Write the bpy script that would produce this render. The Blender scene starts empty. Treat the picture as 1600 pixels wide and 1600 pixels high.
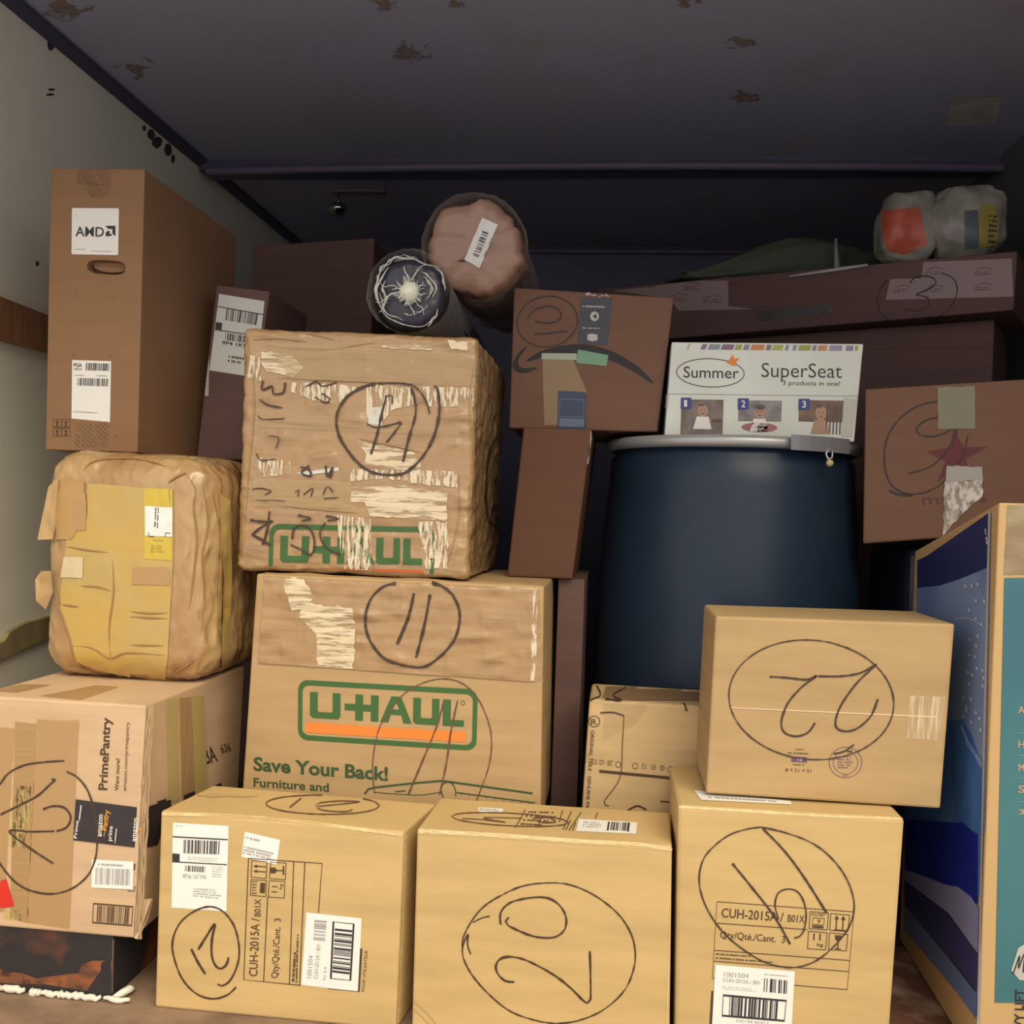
import bpy, bmesh, math, random
import numpy as np
from mathutils import Vector, Matrix, noise
from mathutils.bvhtree import BVHTree
from mathutils.geometry import tessellate_polygon
SC = bpy.context.scene
COL = SC.collection
random.seed(7)
# ------------------------------------------------------------------ camera, world, sun, exposure
YAW, ROLL, F = math.atan(165/1500), .035, 1500.0
CAM = Vector((0, 0, .83))
RM = Matrix.Rotation(YAW, 3, 'Z') @ Matrix.Rotation(math.pi/2, 3, 'X') @ Matrix.Rotation(ROLL, 3, 'Z')
cam = bpy.data.cameras.new('camera'); cam.sensor_width = 36; cam.lens = 36*F/1600; cam.clip_start = .05
co = bpy.data.objects.new('camera', cam); COL.objects.link(co)
co.matrix_world = Matrix.Translation(CAM) @ RM.to_4x4()
SC.camera = co
w = bpy.data.worlds.new('sky'); SC.world = w; w.use_nodes = True
bg = w.node_tree.nodes['Background']; bg.inputs[0].default_value = (.86, .80, .79, 1); bg.inputs[1].default_value = 1.42
sl = bpy.data.lights.new('sun', 'SUN'); sl.energy = 3.0; sl.angle = math.radians(44); sl.color = (1, .88, .60)
so = bpy.data.objects.new('sun', sl); COL.objects.link(so)
so.rotation_euler = Vector((-.50, 1, -1.15)).to_track_quat('-Z', 'Y').to_euler()
SC.view_settings.view_transform = 'Standard'; SC.view_settings.look = 'None'
SC.view_settings.exposure = 0.0; SC.view_settings.gamma = 1; SC.view_settings.use_curve_mapping = False

# ------------------------------------------------------------------ helpers
def ray(p): return RM @ Vector(((p[0]-800)/F, (800-p[1])/F, -1))
def aty(p, y): d = ray(p); return CAM + d*(y/d.y)
def atx(p, x): d = ray(p); return CAM + d*(x/d.x)
def atz(p, z): d = ray(p); return CAM + d*((z-CAM.z)/d.z)
def ZM(x0, y0, s):
    return lambda *pts: [(x0+pts[i]/s, y0+pts[i+1]/s) for i in range(0, len(pts), 2)]
ORG = {}
def empty(name, label, cat, loc, group=None):
    o = bpy.data.objects.new(name, None); COL.objects.link(o); o.location = loc; o.empty_display_size = .05
    o['label'] = label; o['category'] = cat
    if group: o['group'] = group
    ORG[o] = Vector(loc); return o
def tag(o, label=None, cat=None, group=None, kind=None):
    for k, v in (('label', label), ('category', cat), ('group', group), ('kind', kind)):
        if v: o[k] = v
    return o
def mesh(name, verts, faces, mat, parent=None, smooth=False, label=None):
    org = ORG[parent] if parent else Vector((0, 0, 0))
    me = bpy.data.meshes.new(name); me.from_pydata([Vector(v)-org for v in verts], [], faces)
    if mat: me.materials.append(mat)
    if smooth: me.polygons.foreach_set('use_smooth', [True]*len(me.polygons))
    me.update()
    o = bpy.data.objects.new(name, me); COL.objects.link(o)
    if parent: o.parent = parent
    ORG[o] = org
    if label: o['label'] = label
    return o
def bm_out(bm):
    bm.normal_update(); bm.verts.index_update()
    v = [x.co.copy() for x in bm.verts]; f = [[y.index for y in x.verts] for x in bm.faces]; bm.free(); return v, f
def hexa(c, bev=.003, seg=2):       # c: 8 corners: front TL TR BR BL, back TL TR BR BL
    bm = bmesh.new(); v = [bm.verts.new(p) for p in c]
    for f in ((3, 2, 1, 0), (4, 5, 6, 7), (0, 1, 5, 4), (1, 2, 6, 5), (2, 3, 7, 6), (3, 0, 4, 7)): bm.faces.new([v[i] for i in f])
    bmesh.ops.recalc_face_normals(bm, faces=bm.faces)
    if bev: bmesh.ops.bevel(bm, geom=bm.edges[:], offset=bev, segments=seg, affect='EDGES', profile=.5)
    return bm_out(bm)
def box(x0, y0, z0, x1, y1, z1, bev=.003):
    return hexa([(x0, y0, z1), (x1, y0, z1), (x1, y0, z0), (x0, y0, z0), (x0, y1, z1), (x1, y1, z1), (x1, y1, z0), (x0, y1, z0)], bev)
def onplane(p, c, yaw):
    n = Vector((math.sin(yaw), math.cos(yaw), 0)); d = ray(p); return CAM+d*((Vector(c)-CAM).dot(n)/d.dot(n))
def quadpts(q, y, zb=None, zt=None, yaw=0):
    P = [aty(p, y) for p in q]
    if yaw: c = P[3].copy(); P = [onplane(p, c, yaw) for p in q]
    if zt is not None: P[0].z = P[1].z = zt
    if zb is not None: P[2].z = P[3].z = zb
    return P
def lathe(prof, c, n=64, axis=None, cap=True):   # prof: (r, h)
    ax = Vector(axis or (0, 0, 1)).normalized(); t = ax.orthogonal().normalized(); b = ax.cross(t); c = Vector(c)
    V = []; Fc = []
    for r, h in prof:
        for i in range(n):
            a = 2*math.pi*i/n; V.append(c+ax*h+(t*math.cos(a)+b*math.sin(a))*r)
    for j in range(len(prof)-1):
        for i in range(n):
            k = (i+1) % n; Fc.append((j*n+i, j*n+k, (j+1)*n+k, (j+1)*n+i))
    if cap: Fc.append(tuple(range(n))[::-1]); Fc.append(tuple((len(prof)-1)*n+i for i in range(n)))
    return V, Fc
def tube(pts, r, n=8):
    V = []; Fc = []
    pts = [Vector(p) for p in pts]
    for i, p in enumerate(pts):
        d = (pts[min(i+1, len(pts)-1)]-pts[max(i-1, 0)]).normalized(); t = d.orthogonal().normalized(); b = d.cross(t)
        if i: 
            t = (pt-d*pt.dot(d)).normalized(); b = d.cross(t)
        pt = t
        rr = r[i] if isinstance(r, (list, tuple)) else r
        for k in range(n):
            a = 2*math.pi*k/n; V.append(p+(t*math.cos(a)+b*math.sin(a))*rr)
    for i in range(len(pts)-1):
        for k in range(n): Fc.append((i*n+k, i*n+(k+1) % n, (i+1)*n+(k+1) % n, (i+1)*n+k))
    Fc.append(tuple(range(n))[::-1]); Fc.append(tuple((len(pts)-1)*n+k for k in range(n)))
    return V, Fc
def join(*ms):
    V = []; Fc = []
    for v, f in ms:
        o = len(V); V += list(v); Fc += [[i+o for i in x] for x in f]
    return V, Fc
def soft(P, depth, r, amp=.002, bulge=.0, n=44, seed=0, stretch=(1, 1, 1), freq=14, taper=1.0, fold=0, rr=None):
    """rounded, wrinkled block: P = front corners TL TR BR BL"""
    def el(t):
        t = max(-1, min(1, t)); return math.copysign(abs(t)**.82, t)
    hw = (P[1]-P[0]).length/2; hh = (P[0]-P[3]).length/2; hd = depth/2
    bm = bmesh.new(); nd = max(12, n//2)
    fcs = []
    for ax in range(3):
        for s in (-1, 1):
            a1, a2 = [(1, 2), (0, 2), (0, 1)][ax]
            cnt = [n, nd, n]
            g = {}
            for i in range(cnt[a1]+1):
                for j in range(cnt[a2]+1):
                    c = [0, 0, 0]; c[ax] = s; c[a1] = el(-1+2*i/cnt[a1]); c[a2] = el(-1+2*j/cnt[a2])
                    g[i, j] = bm.verts.new(c)
            for i in range(cnt[a1]):
                for j in range(cnt[a2]): bm.faces.new((g[i, j], g[i+1, j], g[i+1, j+1], g[i, j+1]))
    bmesh.ops.remove_doubles(bm, verts=bm.verts, dist=1e-5)
    bmesh.ops.recalc_face_normals(bm, faces=bm.faces)
    h = Vector((hw, hd, hh))
    for v in bm.verts:
        p = Vector((v.co.x*hw, v.co.y*hd, v.co.z*hh))
        q = Vector([max(-(h[k]-r), min(h[k]-r, p[k])) for k in range(3)])
        d = p-q; nn = d.normalized() if d.length > 1e-9 else Vector((0, 0, 0))
        if d.length > 1e-9: p = q+nn*r
        sp = Vector((p.x*stretch[0], p.y*stretch[1], p.z*stretch[2]))*freq
        ns = noise.noise(sp+Vector((seed, 0, 0)))*.6+(1-2*abs(noise.noise(sp*2.3+Vector((0, seed, 5)))))*.4
        edge = .6+1.2*max(abs(v.co.x), abs(v.co.z))**6
        p = p+nn*(ns*amp*edge)
        u, t = p.x/hw, p.z/hh
        p = p+Vector((0, -1, 0))*bulge*(1-min(1, u*u))*(1-min(1, t*t))*(1 if p.y < 0 else 0)
        p = p+Vector((math.copysign(bulge*(1-min(1, t*t))*(1 if abs(u) > .5 else 0), u), 0, 0))
        k = 1-(1-taper)*(p.y+hd)/depth
        a, b = (u*k+1)/2, (t*k+1)/2
        x = P[3].lerp(P[2], a).lerp(P[0].lerp(P[1], a), b)
        v.co = Vector((x.x, P[0].y+hd+p.y, x.z))
    return bm_out(bm)

# ------------------------------------------------------------------ materials
def M(name, col, rough=.6, metal=0, alpha=1, bump=None, var=None, spec=.5, trans=0, coat=0, fib=None):
    m = bpy.data.materials.new(name); m.use_nodes = True; nt = m.node_tree; N = nt.nodes; b = N['Principled BSDF']
    b.inputs['Base Color'].default_value = (*col, 1); b.inputs['Roughness'].default_value = rough
    b.inputs['Metallic'].default_value = metal; b.inputs['Alpha'].default_value = alpha
    b.inputs['Specular IOR Level'].default_value = spec; b.inputs['Transmission Weight'].default_value = trans
    def coord(sc):
        tc = N.new('ShaderNodeTexCoord'); mp = N.new('ShaderNodeMapping'); mp.inputs['Scale'].default_value = sc
        nt.links.new(tc.outputs['Object'], mp.inputs[0]); return mp
    if var:   # (colour2, scale vector, noise scale, lo, hi)
        c2, sc, ns, lo, hi = var
        t = N.new('ShaderNodeTexNoise'); t.inputs['Scale'].default_value = ns; t.inputs['Detail'].default_value = 5
        nt.links.new(coord(sc).outputs[0], t.inputs[0])
        r = N.new('ShaderNodeMapRange'); r.inputs[1].default_value = lo; r.inputs[2].default_value = hi
        nt.links.new(t.outputs[0], r.inputs[0])
        mx = N.new('ShaderNodeMix'); mx.data_type = 'RGBA'; mx.inputs[6].default_value = (*col, 1); mx.inputs[7].default_value = (*c2, 1)
        nt.links.new(r.outputs[0], mx.inputs[0]); nt.links.new(mx.outputs[2], b.inputs['Base Color'])
    if coat: b.inputs['Coat Weight'].default_value = coat; b.inputs['Coat Roughness'].default_value = .12
    if fib:   # fibrous opacity: (scale vector, noise scale, lo, hi)
        sc, ns, lo, hi = fib
        t = N.new('ShaderNodeTexNoise'); t.inputs['Scale'].default_value = ns; t.inputs['Detail'].default_value = 6; t.inputs['Roughness'].default_value = .6
        nt.links.new(coord(sc).outputs[0], t.inputs[0]); r = N.new('ShaderNodeMapRange'); r.inputs[1].default_value = lo; r.inputs[2].default_value = hi
        nt.links.new(t.outputs[0], r.inputs[0]); nt.links.new(r.outputs[0], b.inputs['Alpha'])
    if bump:  # list of (kind, scale vec, scale, strength, dist)
        prev = None
        for kind, sc, s, st, di in bump:
            if kind == 'noise':
                t = N.new('ShaderNodeTexNoise'); t.inputs['Scale'].default_value = s; t.inputs['Detail'].default_value = 4; out = t.outputs[0]
            elif kind == 'wave':
                t = N.new('ShaderNodeTexWave'); t.inputs['Scale'].default_value = s; t.bands_direction = 'Z'; out = t.outputs['Fac']; t.inputs['Distortion'].default_value = .4
            elif kind == 'ridge':
                t = N.new('ShaderNodeTexNoise'); t.noise_type = 'RIDGED_MULTIFRACTAL'; t.inputs['Scale'].default_value = s; t.inputs['Detail'].default_value = 2; out = t.outputs[0]
            else:
                t = N.new('ShaderNodeTexVoronoi'); t.inputs['Scale'].default_value = s; out = t.outputs[0]
            nt.links.new(coord(sc).outputs[0], t.inputs[0])
            bu = N.new('ShaderNodeBump'); bu.inputs['Strength'].default_value = st; bu.inputs['Distance'].default_value = di
            nt.links.new(out, bu.inputs['Height'])
            if prev: nt.links.new(prev.outputs[0], bu.inputs['Normal'])
            prev = bu
        nt.links.new(prev.outputs[0], b.inputs['Normal'])
    return m
def card(name, col, k=.86, rough=.72):
    c2 = tuple(c*k for c in col)
    return M(name, col, rough, bump=[('noise', (1, 1, 8), 12, .15, .002), ('noise', (1, 1, 1), 260, .15, .0006)], var=(c2, (1, 1, 6), 5, .38, .68), spec=.3)
def film(name, col, alpha, rough=.15, scale=60, st=.8, sc=(1, 1, 3), spec=.6, di=.004, kind='ridge'):
    """transparent film whose opacity varies where air sits under it"""
    return M(name, col, rough, alpha=alpha, bump=[(kind, sc, scale, st, di)], spec=spec)
C_PS = card('cardboard_pale', (.575, .405, .18))
C_22 = card('cardboard_tan', (.47, .32, .155))
C_UH = card('cardboard_warm', (.49, .33, .165))
C_PP = card('cardboard_pinkish', (.60, .42, .26))
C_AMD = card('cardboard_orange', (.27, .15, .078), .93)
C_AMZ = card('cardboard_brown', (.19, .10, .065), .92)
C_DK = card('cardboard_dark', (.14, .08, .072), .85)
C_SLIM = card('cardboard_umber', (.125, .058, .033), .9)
C_PART = card('cardboard_faded', (.58, .41, .21), .8)
C_WR = M('tape_wrapped_cardboard', (.42, .26, .115), .3, bump=[('ridge', (1, 1, 1.8), 16, .9, .012), ('ridge', (1.6, 1, .8), 34, .6, .005), ('noise', (.5, .6, 6), 30, .3, .003)], var=((.38, .235, .11), (1, 1, 4), 5, .35, .65), coat=.6)
C_BALE = M('brown_tape_wrap', (.36, .20, .085), .28, coat=.5, bump=[('ridge', (1.3, 1.3, .7), 22, 1, .010), ('noise', (1, 1, .4), 50, .6, .004)], var=((.50, .33, .15), (1, 1, .4), 7, .4, .65))
T_YEL = M('yellow_tape', (.54, .35, .085), .3, bump=[('noise', (.8, 1, 1.6), 12, .4, .006)], var=((.48, .35, .13), (1, 1, 2), 5, .35, .65))
T_YEL2 = M('yellow_tape_bright', (.58, .43, .055), .3)
T_TAN = M('clear_brown_tape', (.46, .29, .13), .25, alpha=.75, bump=[('noise', (.6, .6, 8), 14, .4, .003)])
T_CLR = film('clear_tape', (.62, .47, .25), .35, .2, 16, .5, (1, 1, 6))
T_GLARE = M('tape_bubbles_with_glare', (.72, .62, .44), .25, bump=[('ridge', (3, 3, 1), 22, .9, .005)], fib=((9, 9, 1.3), 22, .44, .54), coat=.5)  # glare on crinkled tape painted in as whitish streaks among the bubbles
T_GLAREH = M('tape_flat_bubbles_with_glare', (.72, .60, .40), .25, bump=[('ridge', (1, 1, 3), 12, .8, .005)], fib=((1, 1, 8), 16, .38, .52), coat=.5)  # same painted glare, streaked sideways
T_SILV = M('silvery_tape', (.55, .52, .46), .22, metal=.3, bump=[('ridge', (2, 2, 1), 30, .9, .006)], var=((.22, .18, .12), (2, 2, 1), 60, .42, .62))
T_GRN = M('green_grey_tape', (.36, .42, .32), .3, bump=[('noise', (1, 1, 3), 30, .4, .003)])
T_BLK = M('black_tape', (.035, .028, .03), .3, bump=[('ridge', (1, 1, 1), 25, .6, .004)])
INK = M('printed_ink', (.075, .04, .022), .7)
MARK = M('marker_ink', (.06, .032, .018), .5)
MARKR = M('marker_ink_faint', (.14, .07, .04), .6)
GREEN = M('green_print', (.045, .125, .03), .6)
ORNG = M('orange_print', (.78, .23, .035), .55)
REDO = M('red_orange_print', (.55, .12, .03), .5)
PAPER = M('label_paper', (.80, .79, .76), .5)
PAPER_D = M('label_paper_grey', (.62, .63, .58), .5)
LBLK = M('label_black', (.03, .028, .035), .5)
LGRY = M('label_grey_print', (.33, .32, .34), .6)
NAVY = M('navy_print', (.025, .035, .12), .5)
PURP = M('purple_print', (.13, .06, .15), .6)
MAROON = M('star_red', (.115, .018, .022), .6)
MARKD = M('marker_ink_black', (.022, .013, .01), .5)
WHITE = M('white_print', (.78, .76, .72), .6)
AMZO = M('amber_print', (.7, .3, .03), .6)
def clearfilm(name, lo=.04, hi=.55, rough=.12, sc=26, col=(.9, .88, .85)):
    m = bpy.data.materials.new(name); m.use_nodes = True; nt = m.node_tree; N = nt.nodes; N.clear()
    o = N.new('ShaderNodeOutputMaterial'); mx = N.new('ShaderNodeMixShader'); tr = N.new('ShaderNodeBsdfTransparent'); gl = N.new('ShaderNodeBsdfGlossy')
    gl.inputs['Roughness'].default_value = rough; gl.inputs['Color'].default_value = (*col, 1)
    t = N.new('ShaderNodeTexNoise'); t.noise_type = 'RIDGED_MULTIFRACTAL'; t.inputs['Scale'].default_value = sc; t.inputs['Detail'].default_value = 2
    tc = N.new('ShaderNodeTexCoord'); nt.links.new(tc.outputs['Object'], t.inputs[0])
    bu = N.new('ShaderNodeBump'); bu.inputs['Distance'].default_value = .01; nt.links.new(t.outputs[0], bu.inputs['Height']); nt.links.new(bu.outputs[0], gl.inputs['Normal'])
    lw_ = N.new('ShaderNodeLayerWeight'); nt.links.new(bu.outputs[0], lw_.inputs['Normal']); lw_.inputs[0].default_value = .35
    mr = N.new('ShaderNodeMapRange'); mr.inputs[3].default_value = lo; mr.inputs[4].default_value = hi; nt.links.new(lw_.outputs['Facing'], mr.inputs[0])
    nt.links.new(mr.outputs[0], mx.inputs[0]); nt.links.new(tr.outputs[0], mx.inputs[1]); df = N.new('ShaderNodeBsdfDiffuse'); df.inputs[0].default_value = (*col, 1); m2 = N.new('ShaderNodeMixShader'); m2.inputs[0].default_value = .45; nt.links.new(gl.outputs[0], m2.inputs[1]); nt.links.new(df.outputs[0], m2.inputs[2]); nt.links.new(m2.outputs[0], mx.inputs[2]); nt.links.new(mx.outputs[0], o.inputs[0]); return m
FILMW = clearfilm('stretch_film', .05, .5)
WFOLD = M('film_folds', (.72, .72, .70), .25, alpha=.55, bump=[('ridge', (1, 1, 1), 60, .8, .004)])

# ------------------------------------------------------------------ flat print and paper laid onto real surfaces
_cu = bpy.data.curves.new('measure', 'FONT')
_cache = {}
def glyphs(s, off=0.0):
    k = (s, off)
    if k not in _cache:
        cu = bpy.data.curves.new('t', 'FONT'); cu.body = s; cu.size = 1; cu.resolution_u = 3; cu.offset = off; cu.fill_mode = 'FRONT'
        o = bpy.data.objects.new('t', cu); COL.objects.link(o)
        dg = bpy.context.evaluated_depsgraph_get(); e = o.evaluated_get(dg); me = e.to_mesh()
        vs = [(v.co.x, v.co.y) for v in me.vertices]; fs = [list(p.vertices) for p in me.polygons]
        e.to_mesh_clear(); bpy.data.objects.remove(o); bpy.data.curves.remove(cu)
        _cache[k] = (vs, fs)
    return _cache[k]
CAPH = max(v[1] for v in glyphs('H')[0])
def homog(q):
    (x0, y0), (x1, y1), (x2, y2), (x3, y3) = q   # TL TR BR BL
    dx1, dx2, sx = x1-x2, x3-x2, x0-x1+x2-x3; dy1, dy2, sy = y1-y2, y3-y2, y0-y1+y2-y3
    D = dx1*dy2-dx2*dy1; g = (sx*dy2-dx2*sy)/D; h = (dx1*sy-sx*dy1)/D
    a, b, d, e = x1-x0+g*x1, x3-x0+h*x3, y1-y0+g*y1, y3-y0+h*y3
    return lambda s, t: ((a*s+b*t+x0)/(g*s+h*t+1), (d*s+e*t+y0)/(g*s+h*t+1))
def spline(pts, step=5, closed=False):
    P = [Vector((*p, 0)) for p in pts]; out = []
    n = len(P); rng = range(n) if closed else range(n-1)
    for i in rng:
        if closed: a, b, c, d = P[(i-1) % n], P[i], P[(i+1) % n], P[(i+2) % n]
        else: a, b, c, d = P[max(i-1, 0)], P[i], P[i+1], P[min(i+2, n-1)]
        k = max(1, int((c-b).length/step))
        for j in range(k):
            t = j/k; t2, t3 = t*t, t*t*t
            q = .5*((2*b)+(c-a)*t+(2*a-5*b+4*c-d)*t2+(3*b-a-3*c+d)*t3); out.append((q.x, q.y))
    out.append(tuple(P[0][:2]) if closed else tuple(P[-1][:2])); return out
def apart(V, Fc):
    """far-apart pieces of one print become parts of their own"""
    n = len(V)
    if not n: return [(V, Fc)]
    par = list(range(n))
    def find(i):
        while par[i] != i: par[i] = par[par[i]]; i = par[i]
        return i
    for f in Fc:
        a = find(f[0])
        for k in f[1:]: par[find(k)] = a
    isl = {}
    for i in range(n): isl.setdefault(find(i), []).append(i)
    isl = list(isl.values()); k = len(isl)
    if k == 1 or k > 700: return [(V, Fc)]
    lo = np.array([[min(V[i][a] for i in s_) for a in range(3)] for s_ in isl]); hi = np.array([[max(V[i][a] for i in s_) for a in range(3)] for s_ in isl])
    sz = (hi-lo).max(axis=1); gap = np.maximum(0, np.maximum(lo[:, None]-hi[None], lo[None]-hi[:, None]))
    near = np.sqrt((gap**2).sum(axis=2)) <= np.maximum(.0195, .49*np.maximum(sz[:, None], sz[None]))
    grp = [-1]*k; g = 0
    for i in range(k):
        if grp[i] >= 0: continue
        st = [i]; grp[i] = g
        while st:
            for j in np.nonzero(near[st.pop()])[0]:
                if grp[j] < 0: grp[j] = g; st.append(int(j))
        g += 1
    if g == 1: return [(V, Fc)]
    vg = [0]*n
    for i, s_ in enumerate(isl):
        for v in s_: vg[v] = grp[i]
    out = []
    for q in range(g):
        idx = [i for i in range(n) if vg[i] == q]; mp = {v: i for i, v in enumerate(idx)}
        out.append(([V[i] for i in idx], [[mp[i] for i in f] for f in Fc if vg[f[0]] == q]))
    return out
class Surf:
    def __init__(s, objs, grid=None):
        V = []; Fc = []
        for o in objs:
            k = len(V); V += [v.co+ORG[o] for v in o.data.vertices]; Fc += [[i+k for i in p.vertices] for p in o.data.polygons]
        s.b = BVHTree.FromPolygons(V, Fc); s.grid = grid
    def at(s, p, off):
        d = ray(p).normalized(); h = s.b.ray_cast(CAM, d)
        if h[0] is None: return None
        n = h[1] if h[1].dot(d) < 0 else -h[1]
        return h[0]+n*off
class Ink:
    def __init__(s, surf, off=.0007): s.s = surf; s.off = off; s.V = []; s.F = []
    def poly(s, pts):
        tri = tessellate_polygon([[Vector((*p, 0)) for p in pts]]); k = len(s.V); s.V += list(pts); s.F += [[i+k for i in t] for t in tri]; return s
    def mesh2(s, vs, fs): k = len(s.V); s.V += vs; s.F += [[i+k for i in f] for f in fs]; return s
    def stroke(s, pts, w, smooth=True, closed=False, wob=0, dash=0):
        w = w*.8 if smooth else w
        P = spline(pts, 4, closed) if smooth else list(pts)+([pts[0]] if closed else [])
        k = len(s.V); n = len(P); L = []
        for i, p in enumerate(P):
            a, b = P[max(i-1, 0)], P[min(i+1, n-1)]
            if closed and i in (0, n-1): a, b = P[n-2], P[1]
            dx, dy = b[0]-a[0], b[1]-a[1]; l = math.hypot(dx, dy) or 1
            ww = w*(1+wob*(noise.noise(Vector((p[0]*.11, p[1]*.11, 3)))*1.6))*.5
            L.append(((p[0]-dy/l*ww, p[1]+dx/l*ww), (p[0]+dy/l*ww, p[1]-dx/l*ww)))
        for a, b in L: s.V += [a, b]
        for i in range(n-1):
            if dash and noise.noise(Vector((i*.9+k, 7.7, 1))) > dash: continue
            s.F.append([k+2*i, k+2*i+1, k+2*i+3, k+2*i+2])
        return s
    def text(s, t, p0, p1, h, off=0.0, up=None):
        """baseline from p0 to p1, cap height h px (up to the left-hand normal unless given)"""
        vs, fs = glyphs(t, off); x0 = min(v[0] for v in vs); x1 = max(v[0] for v in vs)
        dx, dy = p1[0]-p0[0], p1[1]-p0[1]; l = math.hypot(dx, dy)
        if up is None: up = (dy/l*h, -dx/l*h)
        return s.mesh2([(p0[0]+(v[0]-x0)/(x1-x0)*dx+v[1]/CAPH*up[0], p0[1]+(v[0]-x0)/(x1-x0)*dy+v[1]/CAPH*up[1]) for v in vs], fs)
    def bars(s, q, n, seed=1, fill=.5, horiz=False):
        H = homog(q); rnd = random.Random(seed); x = 0; ws = [rnd.choice((1, 1, 2, 3)) for _ in range(2*n-1)]; T = sum(ws)
        for i, wd in enumerate(ws):
            if i % 2 == 0:
                a, b = x/T, (x+wd)/T
                s.poly([H(a, 0), H(b, 0), H(b, 1), H(a, 1)] if not horiz else [H(0, a), H(1, a), H(1, b), H(0, b)])
            x += wd
        return s
    def frame(s, q, w): return s.stroke(q, w, smooth=False, closed=True)
    def scribble(s, q, rows, seed=1, fill=.45, dens=12, ragged=.3):
        """unreadably small print: rows of tiny strokes"""
        H = homog(q); rnd = random.Random(seed)
        for r in range(rows):
            t0, t1 = (r+.15)/rows, (r+.15+fill)/rows; e = 1-ragged*rnd.random(); x = 0.0
            while x < e:
                wd = rnd.uniform(.4, 1.3)/dens
                s.poly([H(x, t0), H(min(e, x+wd*.7), t0), H(min(e, x+wd*.7), t1), H(x, t1)]); x += wd
                if rnd.random() < .15: x += .8/dens
        return s
    def build(s, name, mat, parent, label=None, grid=0, clip=None, smooth=False):
        bm = bmesh.new(); vs = [bm.verts.new((v[0], v[1], 0)) for v in s.V]
        for f in s.F:
            try: bm.faces.new([vs[i] for i in f])
            except ValueError: pass
        if clip:
            for p, n in clip: bmesh.ops.bisect_plane(bm, geom=bm.verts[:]+bm.edges[:]+bm.faces[:], plane_co=(*p, 0), plane_no=(*n, 0), clear_outer=True)
        g = grid or s.s.grid
        if g and bm.verts:
            for k in (0, 1):
                lo = min(v.co[k] for v in bm.verts); hi = max(v.co[k] for v in bm.verts); x = lo+g
                while x < hi:
                    nn = [0, 0, 0]; nn[k] = 1; c = [0, 0, 0]; c[k] = x
                    bmesh.ops.bisect_plane(bm, geom=bm.verts[:]+bm.edges[:]+bm.faces[:], plane_co=c, plane_no=nn); x += g
        dead = []
        for v in bm.verts:
            q = s.s.at((v.co.x, v.co.y), s.off)
            if q is None: dead.append(v)
            else: v.co = q
        bmesh.ops.delete(bm, geom=dead, context='VERTS')
        for f in bm.faces:
            f.normal_update()
            if f.normal.dot(f.calc_center_median()-CAM) > 0: f.normal_flip()
        V, Fc = bm_out(bm); sm = smooth or bool(s.s.grid and s.s.grid < 15); first = None
        for v, f in apart(V, Fc):
            o = mesh(name, v, f, mat, parent, label=label, smooth=sm); first = first or o
        return first
def patch(surf, q, mat, name, parent, off=.0006, n=8, label=None, rough=0, seed=0, crumple=0):
    """a sheet (label, tape) laid on a surface; q = TL TR BR BL or ragged outline"""
    if len(q) == 4 and not rough:
        H = homog(q); m = n; V = []; Fc = []; ok = {}
        for j in range(m+1):
            for i in range(m+1):
                o = off+(crumple*(.5+noise.noise(Vector((i*.37*20/m, j*.9*20/m, seed)))) if crumple else 0)
                p = surf.at(H(i/m, j/m), o)
                if p is None: continue
                ok[i, j] = len(V); V.append(p)
        for j in range(m):
            for i in range(m):
                k = [(i, j), (i, j+1), (i+1, j+1), (i+1, j)]
                if all(x in ok for x in k): Fc.append([ok[x] for x in k])
        return mesh(name, V, Fc, mat, parent, label=label, smooth=bool(crumple))
    pts = []
    for i in range(len(q)):
        a, b = q[i], q[(i+1) % len(q)]; L = math.hypot(b[0]-a[0], b[1]-a[1]); m = max(1, int(L/7)) if rough else 1
        nx, ny = -(b[1]-a[1])/(L or 1), (b[0]-a[0])/(L or 1)
        for k in range(m):
            t = k/m; e = rough*noise.noise(Vector((i*3.1+k*.7, seed, 0)))*2 if k else 0
            pts.append((a[0]+(b[0]-a[0])*t+nx*e, a[1]+(b[1]-a[1])*t+ny*e))
    return Ink(surf, off).poly(pts).build(name, mat, parent, label=label)
def root_for(P, depth, name, label, cat, group=None):
    x = (P[2].x+P[3].x)/2; z = min(P[2].z, P[3].z); return empty(name, label, cat, (x, P[0].y+depth/2, z), group)
def carton(q, y, depth, mat, label, name='cardboard_box', zb=None, zt=None, group=None, bev=.004, dx=0, backscale=None, cat='box', yaw=0):
    P = quadpts(q, y, zb, zt, yaw); r = root_for(P, depth, name, label, cat, group)
    B = [p+Vector((dx+depth*math.sin(yaw), depth*math.cos(yaw), 0)) for p in P]
    V, Fc = hexa(P+B, bev); b = mesh('carton_body', V, Fc, mat, r)
    return r, b, P, B
def flaps(r, P, depth, mat, gap=.003, th=.003, over=.001):
    """two top flaps meeting in a seam across the middle"""
    a, b = P[0], P[1]
    for s in (0, 1):
        y0 = P[0].y+(0 if s == 0 else depth/2+gap/2)-(over if s == 0 else 0); y1 = P[0].y+(depth/2-gap/2 if s == 0 else depth)
        c = [(a.x, y0, a.z+th), (b.x, y0, b.z+th), (b.x, y0, b.z+.0003), (a.x, y0, a.z+.0003)]
        c += [(x, y1, z) for x, _, z in c]
        V, Fc = hexa(c, .0012, 2); mesh('top_flap', V, Fc, mat, r)
def oval(cx, cy, rx, ry, rot=0, a0=0, a1=360, n=16):
    c, s = math.cos(math.radians(rot)), math.sin(math.radians(rot)); out = []
    for i in range(n+1):
        a = math.radians(a0+(a1-a0)*i/n); x, y = rx*math.cos(a), ry*math.sin(a); out.append((cx+x*c-y*s, cy+x*s+y*c))
    return out
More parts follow.
